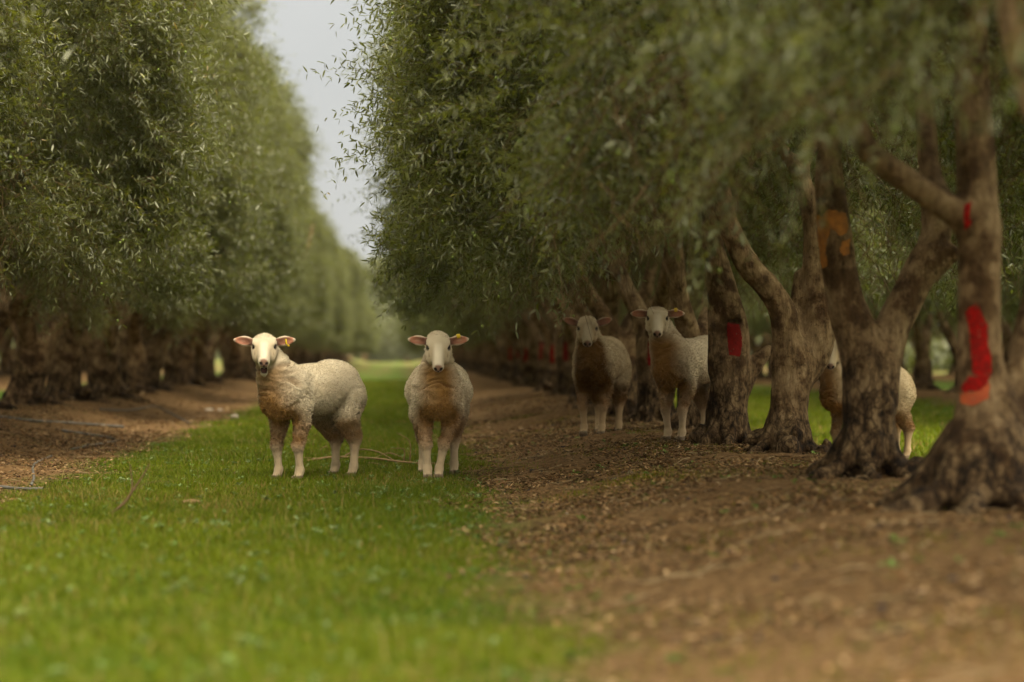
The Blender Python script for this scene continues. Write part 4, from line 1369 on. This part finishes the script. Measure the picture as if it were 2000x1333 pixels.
# ------------------------------------------------------------------ small things on the ground
def gp(px, py, dz=0.0):
    """point of the ground under photo pixel"""
    Y = 5.0
    for Y in np.concatenate([np.arange(5, 45, .05)]):
        p = pt(px, py, Y)
        if p[2] <= float(gz(p[0], Y)) + dz: break
    return np.array([p[0], Y, float(gz(p[0], Y)) + dz])


def tube_thing(name, paths, m, label, cat_, group=None, sides=8):
    v, q = tubes(paths, sides)
    o = float(v[:, 0].mean()), float(v[:, 1].mean()), float(v[:, 2].min())
    ob = link(name, mk_mesh(name, v - np.array(o), [q], [m]), None, o)
    return tag(ob, label, cat_, group)


def hose(pxs, r, m, label, lift=.0):
    p = [gp(x, y, r * .8 + lift) for x, y in pxs]
    s = spline(p, 40)
    s[:, 2] = np.maximum(s[:, 2], gz(s[:, 0], s[:, 1]) + r * .6)
    return tube_thing("irrigation_hose", [np.c_[s, np.full(len(s), r)]], m, label, "hose", "irrigation hoses lying on the left dirt")


hose([(-60, 812), (60, 822), (150, 828), (240, 834)], .016, M_HOSE_PALE, "long straight grey hose on the dirt before the left trunks")
hose([(195, 800), (250, 802), (300, 795), (330, 806), (372, 828)], .012, M_HOSE_PALE, "thin bent grey hose farther back on the left dirt")
hose([(120, 842), (165, 848), (205, 854), (222, 858)], .015, M_HOSE_DARK, "short black hose end on the left dirt")
hose([(140, 878), (170, 872), (195, 868), (228, 862)], .011, M_HOSE_PALE, "pale wavy hose between dirt and grass on the left")
hose([(60, 950), (66, 935), (64, 915), (70, 905), (100, 892)], .010, M_HOSE_PALE, "pale kinked hose curling up out of the grass on the left")
hose([(-40, 951), (0, 952), (40, 956), (84, 956)], .012, M_HOSE_PALE, "pale hose end lying at the left grass edge")
p = [pt(1742, 930, 14.0), pt(1765, 936, 13.7), pt(1790, 945, 13.3)]
s = spline(p, 14); s[:, 2] = gz(s[:, 0], s[:, 1]) + .02
tag(tube_thing("irrigation_hose", [np.c_[s, np.full(14, .014)]], M_HOSE_PALE, "short grey hose showing beside the forked trunk's foot", "hose"), group="irrigation hoses lying on the left dirt") if False else tube_thing("irrigation_hose", [np.c_[s, np.full(14, .014)]], M_HOSE_PALE, "short grey hose showing beside the forked trunk's foot", "hose")

# pruned branch behind the sheep
r = np.random.default_rng(5)
def gbranch(pxs, r0, r1, arch):
    p = np.array([gp(x, y) for x, y in pxs]); s = spline(p, 16)
    t = np.linspace(0, 1, 16)
    s[:, 2] = gz(s[:, 0], s[:, 1]) + r0 + arch * np.sin(t * math.pi)
    return np.c_[s, np.linspace(r0, r1, 16)]

br = [gbranch([(600, 905), (650, 902), (720, 906), (790, 912), (900, 912)], .012, .006, .03), gbranch([(660, 902), (700, 893), (740, 899), (780, 910)], .008, .003, .06),
      gbranch([(560, 896), (600, 902), (640, 900)], .007, .004, .02), gbranch([(700, 905), (745, 915), (770, 920)], .006, .003, .02), gbranch([(720, 905), (760, 900), (800, 905)], .006, .003, .05)]
for (a, b, c, d) in ((800, 908, 775, 846), (788, 907, 764, 876), (610, 888, 640, 880)):
    p0, p1 = gp(a, b), gp(a, b)
    e = pt(c, d, p0[1])
    m_ = (p0 + e) / 2 + np.array([.05, 0, .05])
    br.append(np.c_[spline([p0, m_, e], 10), np.linspace(.006, .002, 10)])
tube_thing("fallen_branch", br, M_STICK, "tan dry pruned branch lying on the grass behind the two sheep", "branch")
# dark twig standing in the grass
p0 = gp(205, 1012)
tw = [np.c_[spline([p0, pt(240, 985, p0[1]), pt(262, 955, p0[1]), pt(285, 920, p0[1]), pt(291, 906, p0[1])], 16), np.linspace(.0085, .003, 16)],
      np.c_[spline([pt(257, 965, p0[1]), pt(258, 945, p0[1]), pt(254, 908, p0[1])], 8), np.linspace(.006, .003, 8)],
      np.c_[spline([pt(262, 958, p0[1]), pt(290, 943, p0[1]), pt(330, 940, p0[1])], 8), np.linspace(.002, .001, 8)]]
tube_thing("dead_twig", tw, M_STICK_DARK, "thin dark forked twig sticking up from the front grass", "twig")
# ridged pale cob-like piece of wood
p0 = gp(357, 982, .040); p1 = gp(390, 981, .040)
t = np.linspace(0, 1, 26)
pr = np.c_[p0 + (p1 - p0) * t[:, None], .0145 * np.sin(np.clip(t, .06, .94) * math.pi) ** .35 * (1 + .16 * np.sin(t * 60))]
tube_thing("wood_piece", [pr], M_STICK, "short ridged tan piece of wood lying on the front grass", "wood")


def stone(px, py, w, label, flat=.6):
    c = gp(px, py)
    import bmesh
    bm = bmesh.new(); bmesh.ops.create_icosphere(bm, subdivisions=3, radius=1)
    for v in bm.verts:
        n_ = float(noise(np.array(v.co) * 1.6 + px, 8))
        v.co *= 1 + .22 * n_
        v.co = Vector((v.co.x * w * .5, v.co.y * w * .45, v.co.z * w * .5 * flat))
    for f in bm.faces: f.smooth = True
    me = bpy.data.meshes.new("stone"); bm.to_mesh(me); bm.free(); me.materials.append(M_STONE)
    o = link("stone", me, None, (c[0], c[1], c[2] + w * .5 * flat * .5))
    return tag(o, label, "stone", "pale stones on the ground")


stone(408, 803, .14, "widest pale flat stone on the dirt behind the first sheep's head", .32)
stone(430, 804, .09, "small pale stone touching the widest one on the left dirt", .5)
stone(458, 816, .10, "rounded pale stone at the grass edge left of the first sheep", .55)
stone(1229, 926, .034, "small white stone on the brown mound before the right row")
stone(1108, 1008, .022, "tiny white pebble at the middle of the brown mound")
stone(1350, 922, .030, "small pale flat stone higher up the brown mound", .4)
stone(1145, 922, .022, "tiny tan pebble on the mound near the dark faced sheep")
stone(1199, 938, .03, "tan stone just below the small white stone on the mound")


# hanging dry twigs and a leafy sprig near the trunks
def hang(name, px0, py0, Y, tips, r0, m, label, cat_):
    paths = []
    for pts in tips:
        q = [pt(x, y, Y + dy) for x, y, dy in pts]
        paths.append(np.c_[spline(q, 12), np.linspace(r0, r0 * .4, 12)])
    return tube_thing(name, paths, m, label, cat_, sides=5)


# ------------------------------------------------------------------ haze
HZ = bpy.data.meshes.new("haze")
import bmesh
bm = bmesh.new(); bmesh.ops.create_cube(bm, size=1)
for v in bm.verts:
    v.co = Vector((v.co.x * 1500, 780 + v.co.y * 1800, 5.7 + v.co.z * 13.6))
bm.to_mesh(HZ); bm.free()
m, nt, out = mat("haze"); T = NT(nt)
pv = T.n("ShaderNodeVolumePrincipled")
pv.inputs["Color"].default_value = (.90, .90, .86, 1); pv.inputs["Density"].default_value = .00012
pv.inputs["Anisotropy"].default_value = .2
T.l(pv.outputs[0], out.inputs["Volume"])
HZ.materials.append(m)
tag(link("haze", HZ), "thin pale haze hanging in the lane", None, None, "stuff")

# ------------------------------------------------------------------ sky and light
SUN_EL, SUN_AZ = rad(52), rad(158)       # behind the camera, a little to the right
w = bpy.data.worlds.new("World"); SC.world = w; w.use_nodes = True
nt = w.node_tree; nt.nodes.clear(); T = NT(nt)
out = T.n("ShaderNodeOutputWorld"); bg = T.n("ShaderNodeBackground")
sky = T.n("ShaderNodeTexSky"); sky.sky_type = 'NISHITA'; sky.sun_disc = False
sky.sun_elevation = SUN_EL; sky.sun_rotation = SUN_AZ; sky.air_density = 1.0; sky.dust_density = 4.0
tc = T.n("ShaderNodeTexCoord")
mp = T.n("ShaderNodeMapping"); mp.inputs["Scale"].default_value = (1, 1, 2.2); T.l(tc.outputs["Generated"], mp.inputs[0])
cl = T.ramp(T.noise(2.3, 5, mp.outputs[0]), [(.3, (.90, .91, .90)), (.7, (1.08, 1.08, 1.06))])
# overcast luminance: the zenith is several times brighter than the horizon
sz = T.n("ShaderNodeSeparateXYZ"); T.l(tc.outputs["Generated"], sz.inputs[0])
lum = T.ramp(sz.outputs[2], [(0, (.0312, .0314, .0309)), (.16, (.0350, .0351, .0343)), (.5, (.150, .138, .110)), (1, (.270, .246, .190))])
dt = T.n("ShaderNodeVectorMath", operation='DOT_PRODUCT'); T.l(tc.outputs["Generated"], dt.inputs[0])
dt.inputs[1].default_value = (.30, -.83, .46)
gl = T.math('POWER', T.math('MAXIMUM', dt.outputs["Value"], 0.0), 1.4)  # glow added to the sky behind the camera, brightening the understory
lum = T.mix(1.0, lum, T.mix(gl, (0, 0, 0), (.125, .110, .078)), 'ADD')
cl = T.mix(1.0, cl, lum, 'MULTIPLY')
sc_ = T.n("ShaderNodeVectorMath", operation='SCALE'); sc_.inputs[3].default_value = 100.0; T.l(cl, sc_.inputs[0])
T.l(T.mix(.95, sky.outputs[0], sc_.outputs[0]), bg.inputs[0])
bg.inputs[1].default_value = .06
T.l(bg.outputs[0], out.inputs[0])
sd = bpy.data.lights.new("sun", 'SUN'); so = bpy.data.objects.new("sun", sd); COL.objects.link(so)
sd.energy = 1.5; sd.angle = rad(24); sd.color = (1, .87, .66)
dirv = Vector((math.sin(SUN_AZ) * math.cos(SUN_EL), math.cos(SUN_AZ) * math.cos(SUN_EL), math.sin(SUN_EL)))
so.rotation_euler = dirv.to_track_quat('Z', 'Y').to_euler()

# ------------------------------------------------------------------ render settings
SC.view_settings.view_transform = 'Standard'
SC.view_settings.look = 'None'
SC.view_settings.exposure = 1.72
SC.view_settings.gamma = 1
cy = SC.cycles
cy.use_denoising = True
cy.max_bounces = 8; cy.diffuse_bounces = 4; cy.glossy_bounces = 2; cy.transmission_bounces = 4; cy.transparent_max_bounces = 8
cy.volume_bounces = 0
cy.caustics_reflective = False; cy.caustics_refractive = False
